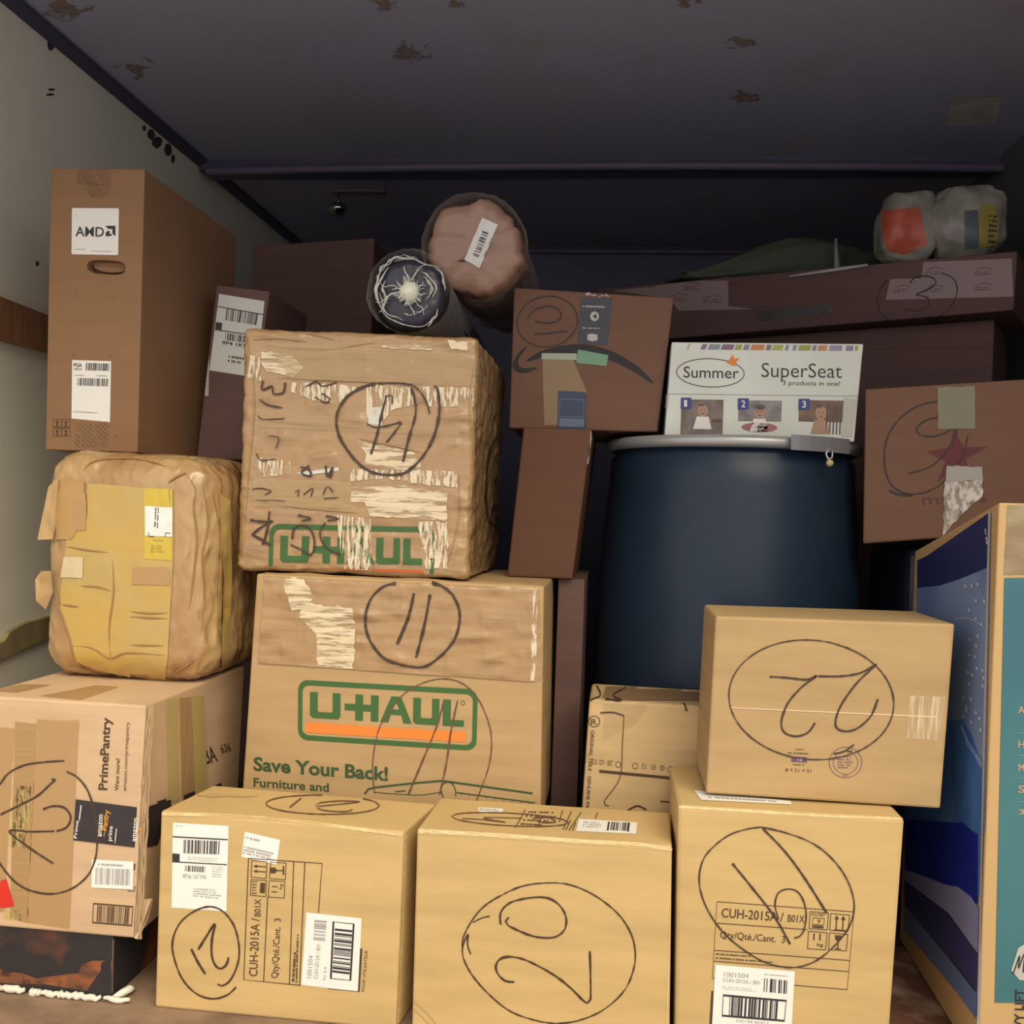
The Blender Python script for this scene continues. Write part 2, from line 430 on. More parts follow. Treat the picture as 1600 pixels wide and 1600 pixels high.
Z1, Z2, Z3 = ZM(0, 220, 3.636), ZM(0, 650, 3.636), ZM(0, 1040, 2.8575)
Z4, Z5, Z6 = ZM(360, 480, 3.478), ZM(360, 870, 2.857), ZM(220, 1200, 3.478)
W1, W2, W3 = ZM(560, 280, 3.2), ZM(920, 280, 2.353), ZM(1020, 500, 2.7586)
W5, W6, W7 = ZM(640, 1220, 3.636), ZM(1030, 1200, 3.902), ZM(880, 940, 2.58)
U7, Q3, Q4 = ZM(0, 1380, 5.714), ZM(1300, 780, 5.333), ZM(1380, 1180, 3.81)
Z8 = ZM(1440, 760, 3.333)

# ------------------------------------------------------------------ the truck's load space
XL, XR, ZC, YB, YO = -1.40, 1.10, 1.945, 4.0, .95
def struct(name, vf, mat, parent=None, label=None, top=True):
    o = mesh(name, vf[0], vf[1], mat, parent)
    if top: o['kind'] = 'structure'
    if label: o['label'] = label
    return o
WALLM = M('painted_wall', (.88, .87, .72), .5, var=((.82, .80, .66), (1, 1, 1), 2.2, .4, .7), bump=[('noise', (1, 1, 1), 7, .2, .01)])
CEILM = M('grey_roof_panel', (.37, .38, .49), .6, var=((.38, .32, .30), (1, 1, 1), 2.6, .56, .75), bump=[('noise', (1, 1, 1), 30, .3, .004)])
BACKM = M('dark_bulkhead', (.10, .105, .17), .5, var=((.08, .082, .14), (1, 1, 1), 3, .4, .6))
FLOORM = M('worn_floor', (.27, .175, .115), .75, var=((.13, .085, .06), (1, 1, 1), 9, .42, .68), bump=[('noise', (1, 1, 1), 40, .5, .004)])
METAL = M('dull_metal', (.22, .22, .27), .35, metal=.7)
WOOD = M('brown_batten', (.24, .11, .05), .6, var=((.32, .17, .08), (1, 6, 1), 8, .4, .7))
TORN = M('torn_board', (.33, .26, .13), .7, var=((.22, .17, .08), (1, 3, 1), 8, .4, .7))
floor = struct('floor', box(XL-.05, YO, -.08, XR+.05, YB+.05, 0, 0), FLOORM)
lw = struct('wall_left', box(XL-.05, YO, 0, XL, YB+.05, ZC, 0), WALLM)
rw = struct('wall_right', box(XR, YO, 0, XR+.05, YB+.05, ZC, 0), M('grey_side_panel', (.12, .12, .125), .6))
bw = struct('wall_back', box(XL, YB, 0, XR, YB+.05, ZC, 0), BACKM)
ceil = struct('ceiling', box(XL-.05, YO, ZC, XR+.05, YB+.05, ZC+.05, 0), CEILM)
GRD = M('yard_ground', (.38, .38, .42), .9, var=((.30, .30, .34), (1, 1, 1), 1.5, .4, .6))
gr = struct('ground', ([(-30, -30, -.85), (30, -30, -.85), (30, 30, -.85), (-30, 30, -.85)], [(0, 1, 2, 3)]), GRD)
# roof header across the far end, its curved lip, and the rail lower down on the bulkhead
yb = 3.0
zt = aty((1000, 238), yb).z
def across(prof, x0, x1, bow=0, n=24):
    V = []; Fc = []; m = len(prof)
    for i in range(n+1):
        s = i/n; x = x0+(x1-x0)*s; k = bow*(1-(2*s-1)**2)
        for y, z in prof: V.append((x, y, z+k))
    for i in range(n):
        for j in range(m): Fc.append((i*m+j, i*m+(j+1) % m, (i+1)*m+(j+1) % m, (i+1)*m+j))
    Fc.append(tuple(range(m))[::-1]); Fc.append(tuple(n*m+j for j in range(m)))
    return V, Fc
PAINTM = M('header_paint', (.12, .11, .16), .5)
hz = aty((1000, 262), yb).z
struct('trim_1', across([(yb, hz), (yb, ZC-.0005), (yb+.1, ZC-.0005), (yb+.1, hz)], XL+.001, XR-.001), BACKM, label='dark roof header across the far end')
lip = [(yb-.02+.012*math.cos(a), hz-.012+.014*math.sin(a)) for a in [math.radians(t) for t in range(0, 360, 30)]]
struct('trim_2', across(lip, XL+.04, XR-.002, .012), PAINTM, label='bowed metal lip under the roof header')
rz = aty((1000, 393), YB).z
rp = [(YB-.002-.014*math.sin(a), rz+.014*math.cos(a)) for a in [math.radians(t) for t in range(0, 181, 30)]]
struct('trim_3', across(rp, -.7, XR-.002), PAINTM, label='thin horizontal rail on the dark bulkhead')
S_c = Surf([ceil]); S_l = Surf([lw]); S_b = Surf([bw])
# dark corner moulding between white wall and roof
mz = ZC
struct('trim_4', ([(XL+.001, YO, mz-.002), (XL+.03, YO, mz-.002), (XL+.03, YB, mz-.002), (XL+.001, YB, mz-.002), (XL+.001, YO, mz-.024), (XL+.03, YO, mz-.012), (XL+.03, YB, mz-.012), (XL+.001, YB, mz-.024)],
       [(0, 1, 2, 3), (7, 6, 5, 4), (0, 4, 5, 1), (1, 5, 6, 2), (2, 6, 7, 3), (3, 7, 4, 0)]), M('moulding_paint', (.06, .06, .10), .5), label='dark moulding where white wall meets roof')
def batten(name, q, mat, th, label, rough=0):
    P = [atx(p, XL+.001) for p in q]; Qq = [p+Vector((th, 0, 0)) for p in P]; n = len(P)
    V = P+Qq; Fc = [tuple(range(n)), tuple(range(2*n-1, n-1, -1))]+[(i, (i+1) % n, (i+1) % n+n, i+n) for i in range(n)]
    o = struct(name, (V, Fc), mat, label=label)
batten('trim_5', [(-60, 440), (-10, 464), (70, 495), (160, 530), (160, 584), (74, 552), (0, 533), (-60, 512)], WOOD, .02, 'brown wooden batten on the white wall')
batten('trim_6', [(-60, 1038), (-30, 1018), (0, 1001), (8, 988), (30, 975), (46, 970), (120, 950), (120, 975), (52, 1004), (0, 1027), (-60, 1052)], TORN, .012, 'torn yellowish strip on the white wall')
STAIN = M('dark_scuff', (.05, .045, .05), .8)
for k, (x, y, rx, ry) in enumerate([(79, 70, 5, 9), (222, 178, 4, 8), (225, 200, 3, 5), (236, 210, 6, 8), (245, 222, 8, 9), (262, 234, 6, 10), (270, 248, 3, 7), (336, 265, 3, 7), (80, 140, 6, 2), (78, 148, 7, 2), (58, 412, 3, 4)]):
    pts = [(x+rx*math.cos(a)*(1+.5*noise.noise(Vector((a, k, 0)))), y+ry*math.sin(a)*(1+.5*noise.noise(Vector((a, 9, k))))) for a in [i*math.pi/6 for i in range(12)]]
    Ink(S_l).poly(pts).build('scuff_mark', STAIN, lw)
RUSTP = M('rust_patch', (.27, .19, .16), .8, fib=((1, 1, 1), 22, .46, .60))
for k, (x, y, rx, ry) in enumerate([(645, 85, 30, 16), (600, 8, 28, 10), (1157, 68, 26, 10), (1165, 152, 22, 10), (1075, 2, 22, 7), (215, 105, 30, 12), (95, 15, 40, 14), (715, 10, 15, 10)]):
    pts = [(x+rx*math.cos(a)*(1+1.1*noise.noise(Vector((math.cos(a)*2, math.sin(a)*2, k*3.3)))), y+ry*math.sin(a)*(1+1.1*noise.noise(Vector((math.cos(a)*2, math.sin(a)*2, k*5.1))))) for a in [i*math.pi/10 for i in range(20)]]
    Ink(S_c).poly(pts).build('rust_patch', RUSTP, ceil)
pl = patch(S_c, [(1487, 152), (1568, 150), (1554, 194), (1477, 195)], M('aluminium_plate', (.52, .50, .46), .6, var=((.42, .38, .34), (1, 1, 1), 20, .4, .6)), 'small_plate', ceil, .002, label='small pale plate on the roof panel')
Ink(S_c, .001).stroke([(1526, 134), (1530, 141), (1560, 138), (1582, 142), (1588, 132)], 4, False).build('scratch_mark', M('bare_metal', (.4, .4, .4), .5), ceil)
Ink(S_c, .001).poly([(1003, 88), (1020, 86), (1024, 92), (1005, 97)]).poly([(378, 249), (382, 249), (382, 253), (378, 253)]).build('paint_chip', M('pale_chip', (.35, .35, .34), .6), ceil)
# lamp bracket on the bulkhead
yl = 3.3
c = aty((528, 324), yl); c2 = aty((572, 290), yl)
rb = empty('ceiling_lamp', 'small dim lamp hanging in the dark far end at left', 'lamp', (c.x, yl, ZC))
V, Fc = box(c.x-.03, yl-.02, ZC-.012, c2.x+.07, yl+.02, ZC-.0005, .003)
mesh('bracket', V, Fc, M('bracket_paint', (.20, .16, .19), .5), rb)
V, Fc = join(lathe([(.004, 0), (.004, ZC-.01-c.z)], (c.x, yl, c.z), 10), lathe([(.001, -.03), (.022, -.026), (.034, -.012), (.036, 0), (.02, .014), (.006, .018)], (c.x, yl, c.z), 24))
mesh('lamp_body', V, Fc, M('chrome', (.6, .6, .6), .15, metal=1), rb, True)

# rusty raised step (wheel arch) under the left stack
P = [atz(p, 0) for p in [(-60, 1543), (194, 1560)]]
RUST = M('rusty_steel', (.03, .026, .03), .6, metal=.2, var=((.23, .075, .025), (1, 1, 1), 5, .5, .62), bump=[('noise', (1, 1, 1), 40, .5, .004)])
ya = 1.506; zA = .108
V, Fc = box(XL+.002, ya, 0, -.803, 2.4, zA, .003)
arch = tag(mesh('wheel_arch', V, Fc, RUST), 'rusty black steel wheel arch step under the left stack', 'wheel arch')
ARCH_S = Surf([arch])
Ink(ARCH_S, .0006).poly(U7(-20, 750, 60, 790, 200, 800, 330, 850, 520, 820, 700, 800, 740, 720, 830, 690, 1000, 690, 996, 975, 700, 950, 400, 900, 200, 900, -20, 890)).build('rust_area', M('orange_rust', (.26, .085, .03), .75, var=((.10, .045, .03), (1, 1, 2), 22, .4, .62), bump=[('noise', (1, 1, 1), 60, .5, .003)], fib=((1, 1, 1), 30, .33, .46)), arch)
Ink(ARCH_S, .0006).poly(U7(1004, 500, 1016, 500, 1006, 985, 996, 980)).build('worn_edge', M('worn_steel', (.16, .11, .11), .5), arch)
SEAL = M('white_sealant', (.70, .66, .58), .6)
V = []; Fc = []; rnd = random.Random(3)
parts = []
x = -1.08
while x < -.812:
    L = rnd.uniform(.01, .045); r0 = rnd.uniform(.0028, .0058)
    k = 6; pts = [Vector((x+L*i/k, ya-.004-.004*rnd.random(), .004+.005*rnd.random())) for i in range(k+1)]
    parts.append(tube(pts, [r0*(.5+.7*math.sin(math.pi*(i+.5)/(k+1))) for i in range(k+1)], 7)); x += L*rnd.uniform(.4, 1.25)
parts.append(tube([Vector((-.802, ya-.004, .005)), Vector((-.790, ya+.01, .009)), Vector((-.782, ya+.02, .012)), Vector((-.780, ya+.035, .006))], [.003, .0065, .0065, .003], 8))
V, Fc = join(*parts); mesh('sealant_bead', V, Fc, SEAL, arch, True)
# rusty floor plate at the right
RF = M('rusty_plate', (.12, .055, .035), .65, var=((.27, .17, .13), (1, 1, 1), 16, .5, .68), bump=[('ridge', (1, 1, 1), 14, .8, .008)])
V, Fc = box(.452, 1.60, .0005, .70, 1.90, .03, .003)
tag(mesh('steel_plate', V, Fc, RF), 'scaly rusty steel plate on the floor beside the blue carton', 'plate')

# ------------------------------------------------------------------ cartons
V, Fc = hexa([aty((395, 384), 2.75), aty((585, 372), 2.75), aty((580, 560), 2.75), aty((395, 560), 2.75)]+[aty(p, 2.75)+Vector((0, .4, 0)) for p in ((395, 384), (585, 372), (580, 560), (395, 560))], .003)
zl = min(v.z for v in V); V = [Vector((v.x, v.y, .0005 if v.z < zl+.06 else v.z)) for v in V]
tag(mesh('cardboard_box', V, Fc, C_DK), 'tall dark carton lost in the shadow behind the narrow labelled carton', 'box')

# --- console carton 12 (front left)
r, b, P, B = carton(Z6(108, 232, 1430, 347, 1385, 1391, 75, 1305), 1.5, .155, C_PS, 'pale carton on the floor at front left, marked 12, with three white labels', zb=.0, dx=.022)
b12 = b
s = Surf([b], 60)
def big_dent(*a): pass
sl_ = patch(s, Z6(175, 296, 478, 314, 466, 778, 168, 758), PAPER, 'shipping_label', r, label='tall white shipping label with barcodes')
ink = Ink(s, .0012)
ink.stroke(Z6(175, 372, 474, 388), 2, False).stroke(Z6(173, 508, 470, 524), 1.6, False)
ink.poly(Z6(174, 462, 213, 466, 212, 510, 173, 508))
ink.bars(Z6(235, 388, 430, 396, 426, 468, 233, 462), 20, 3).bars(Z6(243, 528, 352, 534, 350, 566, 242, 560), 16, 4)
ink.build('barcode', LBLK, sl_)
ink = Ink(s, .0012)
ink.text('9PH6 1A7 9W', *Z6(228, 598, 358, 604), 7).scribble(Z6(258, 480, 462, 492, 460, 518, 256, 502), 2, 5, .3, 30).scribble(Z6(290, 650, 444, 660, 440, 716, 286, 700), 4, 6, .45, 22)
ink.scribble(Z6(190, 308, 240, 311, 240, 320, 190, 317), 1, 7, .6, 9).scribble(Z6(390, 532, 458, 536, 456, 600, 388, 596), 5, 8, .3, 9)
ink.build('small_print', LGRY, sl_)
s2 = patch(s, Z6(566, 345, 758, 390, 738, 524, 548, 482), PAPER, 'small_sticker', r, label='small tilted white sticker')
Ink(s, .0012).scribble(Z6(572, 366, 660, 388, 652, 408, 568, 390), 1, 9, .5, 14).scribble(Z6(562, 420, 742, 462, 736, 505, 556, 468), 3, 4, .6, 22).build('small_print', LGRY, s2)
s3 = patch(s, Z6(900, 784, 1200, 816, 1183, 1214, 872, 1178), PAPER, 'product_label', r, label='white product label with framed barcode, turned sideways')
ink = Ink(s, .0012)
ink.frame(Z6(1048, 834, 1158, 846, 1140, 1152, 1034, 1142), 3).bars(Z6(1056, 870, 1150, 880, 1136, 1120, 1042, 1108), 18, 11, horiz=True)
ink.build('barcode', LBLK, s3)
ink = Ink(s, .0012).bars(Z6(945, 824, 1012, 830, 1002, 938, 938, 932), 9, 12, horiz=True)
ink.text('1001504', *Z6(928, 1140, 938, 1018), 7).text('CUH-2015A / B01', *Z6(962, 1145, 978, 958), 6).text('N 24', *Z6(1004, 1150, 1012, 1080), 4)
ink.build('small_print', LGRY, s3)
ink = Ink(s)
ink.frame(Z6(590, 490, 986, 518, 978, 800, 560, 1152), 1.3) if 0 else None
ink.stroke(Z6(586, 490, 986, 518, 966, 785), 1.5, False).stroke(Z6(586, 490, 560, 1150, 870, 1180), 1.5, False)
ink.stroke(Z6(690, 700, 668, 1162), 1.5, False).stroke(Z6(832, 506, 808, 1172), 1.5, False).stroke(Z6(892, 512, 864, 1178), 1.5, False)
for q in (Z6(604, 502, 686, 508, 682, 600, 600, 592), Z6(706, 510, 790, 516, 786, 606, 700, 600), Z6(600, 606, 684, 610, 680, 698, 596, 690), Z6(698, 612, 784, 616, 780, 706, 694, 700)): ink.frame(q, 1.6)
for o in (0, 28): ink.stroke(Z6(680, 536+o, 616, 532+o), 1.6, False).poly(Z6(612, 532+o, 632, 524+o, 632, 542+o))
ink.poly(Z6(704, 540, 730, 540, 742, 556, 730, 572, 704, 570)).stroke(Z6(738, 556, 776, 558), 1.8, False).stroke(Z6(776, 532, 776, 580), 2.4, False)
ink.scribble(Z6(606, 612, 636, 612, 634, 690, 604, 688), 5, 3, .5, 5).poly(Z6(650, 622, 678, 624, 674, 680, 648, 678)).text('11', *Z6(742, 676, 744, 642), 9).text('kg', *Z6(768, 658, 770, 628), 5)
ink.text('CUH-2015A /', *Z6(634, 1132, 646, 816), 13, .008).text('B01X', *Z6(652, 806, 654, 712), 10, .008)
ink.text('Qty/Qté./Cant.  3', *Z6(744, 1142, 762, 818), 10, .005)
ink.scribble(Z6(818, 1160, 832, 960, 850, 962, 836, 1160), 1, 5, .8, 34).scribble(Z6(840, 1165, 850, 820, 862, 822, 852, 1166), 1, 6, .8, 50)
ink.text('POUR UTILISATEUR', *Z6(1216, 1214, 1234, 990), 4.5).poly(Z6(1192, 980, 1205, 980, 1190, 1216, 1020, 1200, 1020, 1196, 1180, 1212))
ink.build('printed_panel', INK, r, label='printed model and quantity panel, turned sideways')
ink = Ink(s, .0013)
ink.stroke(Z6(520, 1188, 470, 1232, 390, 1252, 300, 1222, 225, 1140, 180, 1020, 176, 930, 215, 840, 290, 778, 370, 752, 440, 772, 500, 840, 530, 930, 536, 1020, 515, 1100, 480, 1160, 440, 1182, 418, 1172), 3.4, wob=.3)
ink.stroke(Z6(276, 982, 310, 1050, 352, 1118), 4.6, wob=.3).stroke(Z6(314, 984, 360, 910, 404, 846, 388, 930, 388, 1020, 410, 1075, 440, 1088, 468, 1064, 478, 1028), 4.4, wob=.3)
ink.build('handwritten_number', MARK, r)
ink = Ink(s, .0013)
ink.stroke(Z6(*sum([list(p) for p in oval(988, 202, 308, 52, 1)], [])), 2, wob=.4).stroke(Z6(808, 218, 872, 166), 3, wob=.3)
ink.stroke(Z6(950, 212, 975, 192, 1080, 182, 1190, 186, 1080, 200, 960, 214, 1000, 234, 1110, 240, 1150, 228), 2, wob=.4)
ink.build('top_handwriting', MARKR, r)
Ink(s, .0009).poly(Z6(300, 150, 400, 140, 560, 150, 640, 156, 560, 162, 470, 158, 380, 162)).build('scuff', M('cardboard_scuff', (.5, .33, .16), .7), r)

RUB_HI = M('rubbed_highlight_cardboard', (.68, .51, .27), .6, var=((.56, .42, .21), (6, 1, 1), 12, .42, .62))  # paler rubbed board, with the highlight along the folds painted into its colour
Ink(s, .0009).stroke(Z6(116, 250, 500, 262, 900, 298, 1240, 340, 1424, 366), 5.5, wob=.3).build('rubbed_highlight_edge', RUB_HI, r)
Ink(s, .0009).stroke(Z6(1436, 352, 1420, 800, 1394, 1380), 2.4, wob=.7).build('rubbed_highlight_edge', RUB_HI, r)
Ink(s, .0009).stroke(Z6(80, 1306, 110, 1290, 150, 1318, 200, 1338), 5, wob=.5).build('crushed_highlight_corner', RUB_HI, r)

# --- carton 20 (front middle)
P20 = Z3 and W5(42, 272, 1490, 372, 1478, 1500, 12, 1240)
q20 = [(651.5, 1295), (1050, 1322), (1046, 1640), (642, 1640)]
r, b, P, B = carton(q20, 1.5, .17, C_PS, 'pale carton on the floor in front centre, marked 20 and nearly unprinted', zb=0, dx=.006)
s = Surf([b], 60); zt20 = P[0].z
ink = Ink(s, .001)
ink.stroke(W5(348, 985, 330, 930, 332, 870, 300, 960, 330, 1060, 420, 1180, 560, 1300, 700, 1355, 830, 1376, 960, 1360, 1100, 1300, 1220, 1190, 1275, 1060, 1280, 950, 1250, 850, 1180, 750, 1060, 655, 930, 595, 810, 578, 650, 595, 520, 650, 420, 715, 350, 800, 305, 890, 300, 945), 2.8, wob=.5)
ink.stroke(W5(360, 803, 410, 778, 455, 768), 2.6, wob=.3)
ink.stroke(W5(518, 815, 515, 760, 540, 715, 600, 680, 720, 660, 800, 670, 860, 715, 890, 780, 880, 845, 830, 885, 760, 890, 690, 878, 620, 850, 560, 820, 546, 795, 564, 774), 3.6, wob=.4)
ink.stroke(W5(596, 1142, 545, 1135, 505, 1100, 490, 1055, 510, 1015, 560, 998, 640, 1010, 740, 1055, 840, 1115, 920, 1180, 985, 1245, 1012, 1260, 1028, 1240, 1028, 1100, 1024, 966), 3.8, wob=.4)
ink.build('handwritten_number', MARK, r)
ink = Ink(s, .0009)
for a, bb in [((658, 165), (600, 270)), ((750, 210), (725, 268)), ((870, 170), (850, 235)), ((920, 175), (872, 280)), ((975, 180), (905, 285)), ((915, 225), (888, 282)), ((1068, 183), (1055, 215)), ((945, 240), (925, 285))]: ink.stroke(W5(*a, *bb), 1.4, False)
ink.scribble(W5(680, 172, 860, 176, 800, 275, 620, 262), 4, 5, .35, 12)
ink.build('printed_panel', INK, r, label='foreshortened printed panel on top')
ink = Ink(s, .001)
ink.stroke(W5(*sum([list(p) for p in oval(570, 222, 332, 36, 3)], [])), 2, wob=.4).stroke(W5(300, 217, 400, 222, 545, 238, 420, 212, 640, 215), 1.6).stroke(W5(700, 215, 790, 212, 830, 235, 760, 240, 720, 226), 2.5)
ink.build('top_handwriting', MARKR, r)
t1 = patch(s, W5(388, 152, 532, 160, 526, 185, 392, 178), PAPER, 'small_sticker', r)
Ink(s, .0012).scribble(W5(395, 158, 520, 166, 515, 180, 400, 172), 2, 5, .5, 14).build('small_print', LGRY, t1)
t1 = patch(s, W5(962, 218, 1294, 238, 1286, 303, 945, 287), PAPER, 'product_label', r, label='white product label lying on the top')
Ink(s, .0012).bars(W5(1135, 236, 1240, 242, 1236, 288, 1128, 282), 11, 6).poly(W5(1128, 235, 1138, 236, 1130, 286, 1120, 285)).poly(W5(1240, 240, 1252, 241, 1246, 292, 1236, 291)).build('barcode', LBLK, t1)
Ink(s, .0012).scribble(W5(990, 234, 1100, 240, 1090, 276, 982, 270), 3, 5, .4, 12).build('small_print', LGRY, t1)
Ink(s, .001).stroke(W5(45, 296, 800, 344, 1490, 392), 1.2).stroke(W5(1460, 1380, 1480, 700), .9, False).build('crease', M('cardboard_crease', (.74, .56, .30), .7), r)
Ink(s, .0009).stroke(W5(46, 284, 500, 310, 1000, 345, 1300, 362, 1488, 392), 6, wob=.3).build('rubbed_highlight_edge', RUB_HI, r)
Ink(s, .0009).stroke(W5(18, 1250, 90, 1310, 150, 1382), 1.6).stroke(W5(15, 1290, 60, 1330, 110, 1382), 1.2).build('dent_crease', M('cardboard_fold', (.42, .28, .13), .7), r)

# --- carton 19 (front right)
q16 = [(1059, 1259), (1414, 1279), (1388, 1610), (1054, 1640)]
r, b, P, B = carton(q16, 1.5, .235, C_PS, 'pale upright carton at front right under the carton marked 22', zb=0, bev=.006)
z16 = max(p.z for p in P); s = Surf([b], 60)
ink = Ink(s)
ink.frame(W6(352, 814, 1188, 876, 1146, 1350, 324, 1282), 1.4).stroke(W6(344, 944, 904, 984), 1.3, False).stroke(W6(334, 1110, 1160, 1172), 1.3, False).stroke(W6(330, 1176, 1156, 1240), 1.3, False)
for q in (W6(920, 874, 1032, 884, 1024, 986, 914, 978), W6(1046, 886, 1160, 896, 1150, 996, 1040, 988), W6(910, 994, 1024, 1004, 1014, 1108, 904, 1100), W6(1038, 1004, 1150, 1014, 1140, 1114, 1032, 1106)): ink.frame(q, 1.6)
for o in (0, 40): ink.stroke(W6(1078+o, 982+o*.08, 1082+o, 904+o*.08), 1.8, False).poly(W6(1082+o, 896+o*.1, 1068+o, 920+o*.1, 1096+o, 922+o*.1))
ink.stroke(W6(1066, 984, 1134, 990), 1.6, False)
ink.poly(W6(1070, 1018, 1112, 1020, 1110, 1046, 1092, 1060, 1074, 1046)).stroke(W6(1091, 1058, 1088, 1100), 1.8, False).stroke(W6(1070, 1100, 1106, 1103), 1.8, False)
ink.scribble(W6(930, 882, 1020, 888, 1018, 908, 928, 902), 2, 3, .6, 8).frame(W6(938, 912, 1008, 918, 1002, 958, 934, 952), 1.3).text('9', *W6(962, 946, 982, 948), 6).poly(W6(934, 958, 1002, 964, 1000, 978, 932, 972))
ink.text('11', *W6(938, 1048, 984, 1050), 10, .01).text('kg', *W6(962, 1084, 1000, 1087), 5, .01)
ink.text('CUH-2015A /', *W6(378, 908, 756, 936), 14, .008).text('B01X', *W6(782, 936, 886, 943), 11, .008).text('Qty/Qté./Cant.  3', *W6(370, 1034, 766, 1066), 10.5, .005)
ink.scribble(W6(346, 1126, 600, 1144, 600, 1156, 346, 1140), 1, 5, .7, 44).scribble(W6(346, 1150, 770, 1184, 770, 1194, 346, 1164), 1, 6, .7, 70)
ink.poly(W6(318, 1358, 330, 1358, 324, 1561, 306, 1561))
ink.build('printed_panel', INK, r, label='printed model and quantity panel')
lb = patch(s, W6(342, 1196, 826, 1238, 806, 1600, 322, 1560), PAPER, 'product_label', r, .0012, label='white product label with framed barcode at the bottom edge')
ink = Ink(s, .0018); ink.frame(W6(390, 1382, 774, 1416, 762, 1538, 384, 1506), 3.2).bars(W6(430, 1392, 724, 1418, 716, 1530, 424, 1504), 20, 8).bars(W6(640, 1278, 780, 1292, 776, 1374, 636, 1360), 9, 4)
ink.build('barcode', LBLK, lb)
ink = Ink(s, .0018); ink.text('1001504', *W6(394, 1268, 544, 1278), 7).text('CUH-2015A / B01', *W6(388, 1300, 612, 1318), 6).scribble(W6(380, 1325, 600, 1344, 598, 1366, 378, 1350), 2, 5, .3, 26).text('4 051706 46102 5', *W6(466, 1544, 664, 1560), 4).scribble(W6(640, 1250, 796, 1264, 796, 1272, 640, 1260), 1, 3, .6, 20)
ink.build('small_print', LGRY, lb)
ink = Ink(s, .0014)
ink.stroke(W6(*sum([list(p) for p in [(620, 358), (530, 372), (430, 405), (340, 470), (272, 550), (244, 660), (258, 770), (310, 890), (400, 1010), (520, 1110), (640, 1180), (760, 1212), (860, 1208), (960, 1170), (1060, 1090), (1150, 980), (1188, 860), (1170, 740), (1110, 620), (1010, 510), (900, 440), (760, 390), (620, 358)]], [])), 2.8, wob=.4)
ink.stroke(W6(632, 368, 760, 500, 880, 660, 1020, 880), 3.8, wob=.3).stroke(W6(446, 580, 560, 720, 700, 900, 798, 1072), 3.8, wob=.3)
ink.stroke(W6(726, 922, 706, 830, 726, 760, 780, 736, 840, 750, 880, 810, 896, 900, 880, 990, 850, 1028, 824, 1034), 3, wob=.3)
ink.build('handwritten_number', MARK, r)
Ink(s, .0009).stroke(W6(120, 238, 500, 262, 1000, 292, 1480, 312), 4, wob=.3).build('rubbed_highlight_edge', RUB_HI, r)
Ink(s, .0009).stroke(W6(1502, 320, 1460, 900, 1404, 1550), 2.6, wob=.7).build('rubbed_highlight_edge', RUB_HI, r)
lb = patch(s, W6(210, 138, 800, 205, 808, 226, 256, 198), PAPER, 'folded_label', r, .001, label='white label folded over the top edge')
Ink(s, .0016).scribble(W6(300, 176, 740, 205, 740, 216, 300, 190), 1, 4, .6, 26).build('small_print', LGRY, lb)

# --- carton 22
r, b, P, B = carton(W7(614, 58, 1580, 90, 1522, 834, 575, 776), 1.555, .20, C_22, 'tan carton marked 22 on top of the upright carton, right of the blue drum', zb=z16+.0025)
s = Surf([b], 60)
patch(s, W7(672, 425, 1512, 462, 1508, 468, 672, 429), M('tape_edge', (.74, .55, .36), .3), 'tape_seam', r, .001)
patch(s, W7(1395, 378, 1540, 384, 1510, 560, 1385, 550), M('ribbed_tape', (.68, .53, .33), .3, bump=[('ridge', (6, 1, 1), 20, .4, .002)], fib=((14, 1, 1.2), 9, .36, .60)), 'clear_tape', r, .0008, 14, label='clear tape with pale ribbed bubbles')
ink = Ink(s, .0013)
ink.stroke(W7(*sum([list(p) for p in oval(1000, 395, 333, 240, 6, -70, 292, 26)], [])), 2.6, wob=.4)
ink.stroke(W7(832, 302, 900, 306, 980, 314, 1022, 298, 960, 345, 905, 410, 880, 480, 890, 525, 935, 542, 985, 528, 1015, 488), 3.8, wob=.3)
ink.stroke(W7(1028, 300, 1120, 300, 1200, 286, 1262, 252, 1190, 320, 1130, 400, 1102, 460, 1100, 505, 1135, 522, 1185, 510, 1240, 460, 1268, 392), 3.8, wob=.3)
ink.build('handwritten_number', MARK, r)
ink = Ink(s)
ink.text('15 x 12 x 8', *W7(1000, 676, 896, 672), 5).text('0-4094', *W7(972, 654, 926, 652), 3).scribble(W7(905, 606, 995, 610, 995, 618, 905, 614), 1, 3, .6, 12).stroke(W7(935, 595, 970, 596), 1, False)
ink.build('size_print', INK, r)
ink = Ink(s); ink.poly(W7(920, 624, 982, 627, 982, 648, 920, 645))
ink.stroke(W7(*sum([list(p) for p in oval(1138, 648, 66, 62, 0, 0, 360, 24)], [])), 1.1).stroke(W7(*sum([list(p) for p in oval(1138, 648, 50, 47, 0, 0, 360, 20)], [])), .9)
ink.scribble(W7(1106, 622, 1170, 622, 1170, 676, 1106, 676), 5, 7, .4, 7).text('CP', *W7(1150, 697, 1126, 697), 3)
ink.build('round_stamp', PURP, r, label='small purple round stamp and mark')
Ink(s, .0015).stroke(W7(1090, 612, 1130, 604, 1172, 576, 1140, 600, 1165, 604), 3).build('marker_tick', MARK, r)
Ink(s, .0012).text('12', *W7(945, 641, 962, 642), 3).build('mark_letters', WHITE, r)

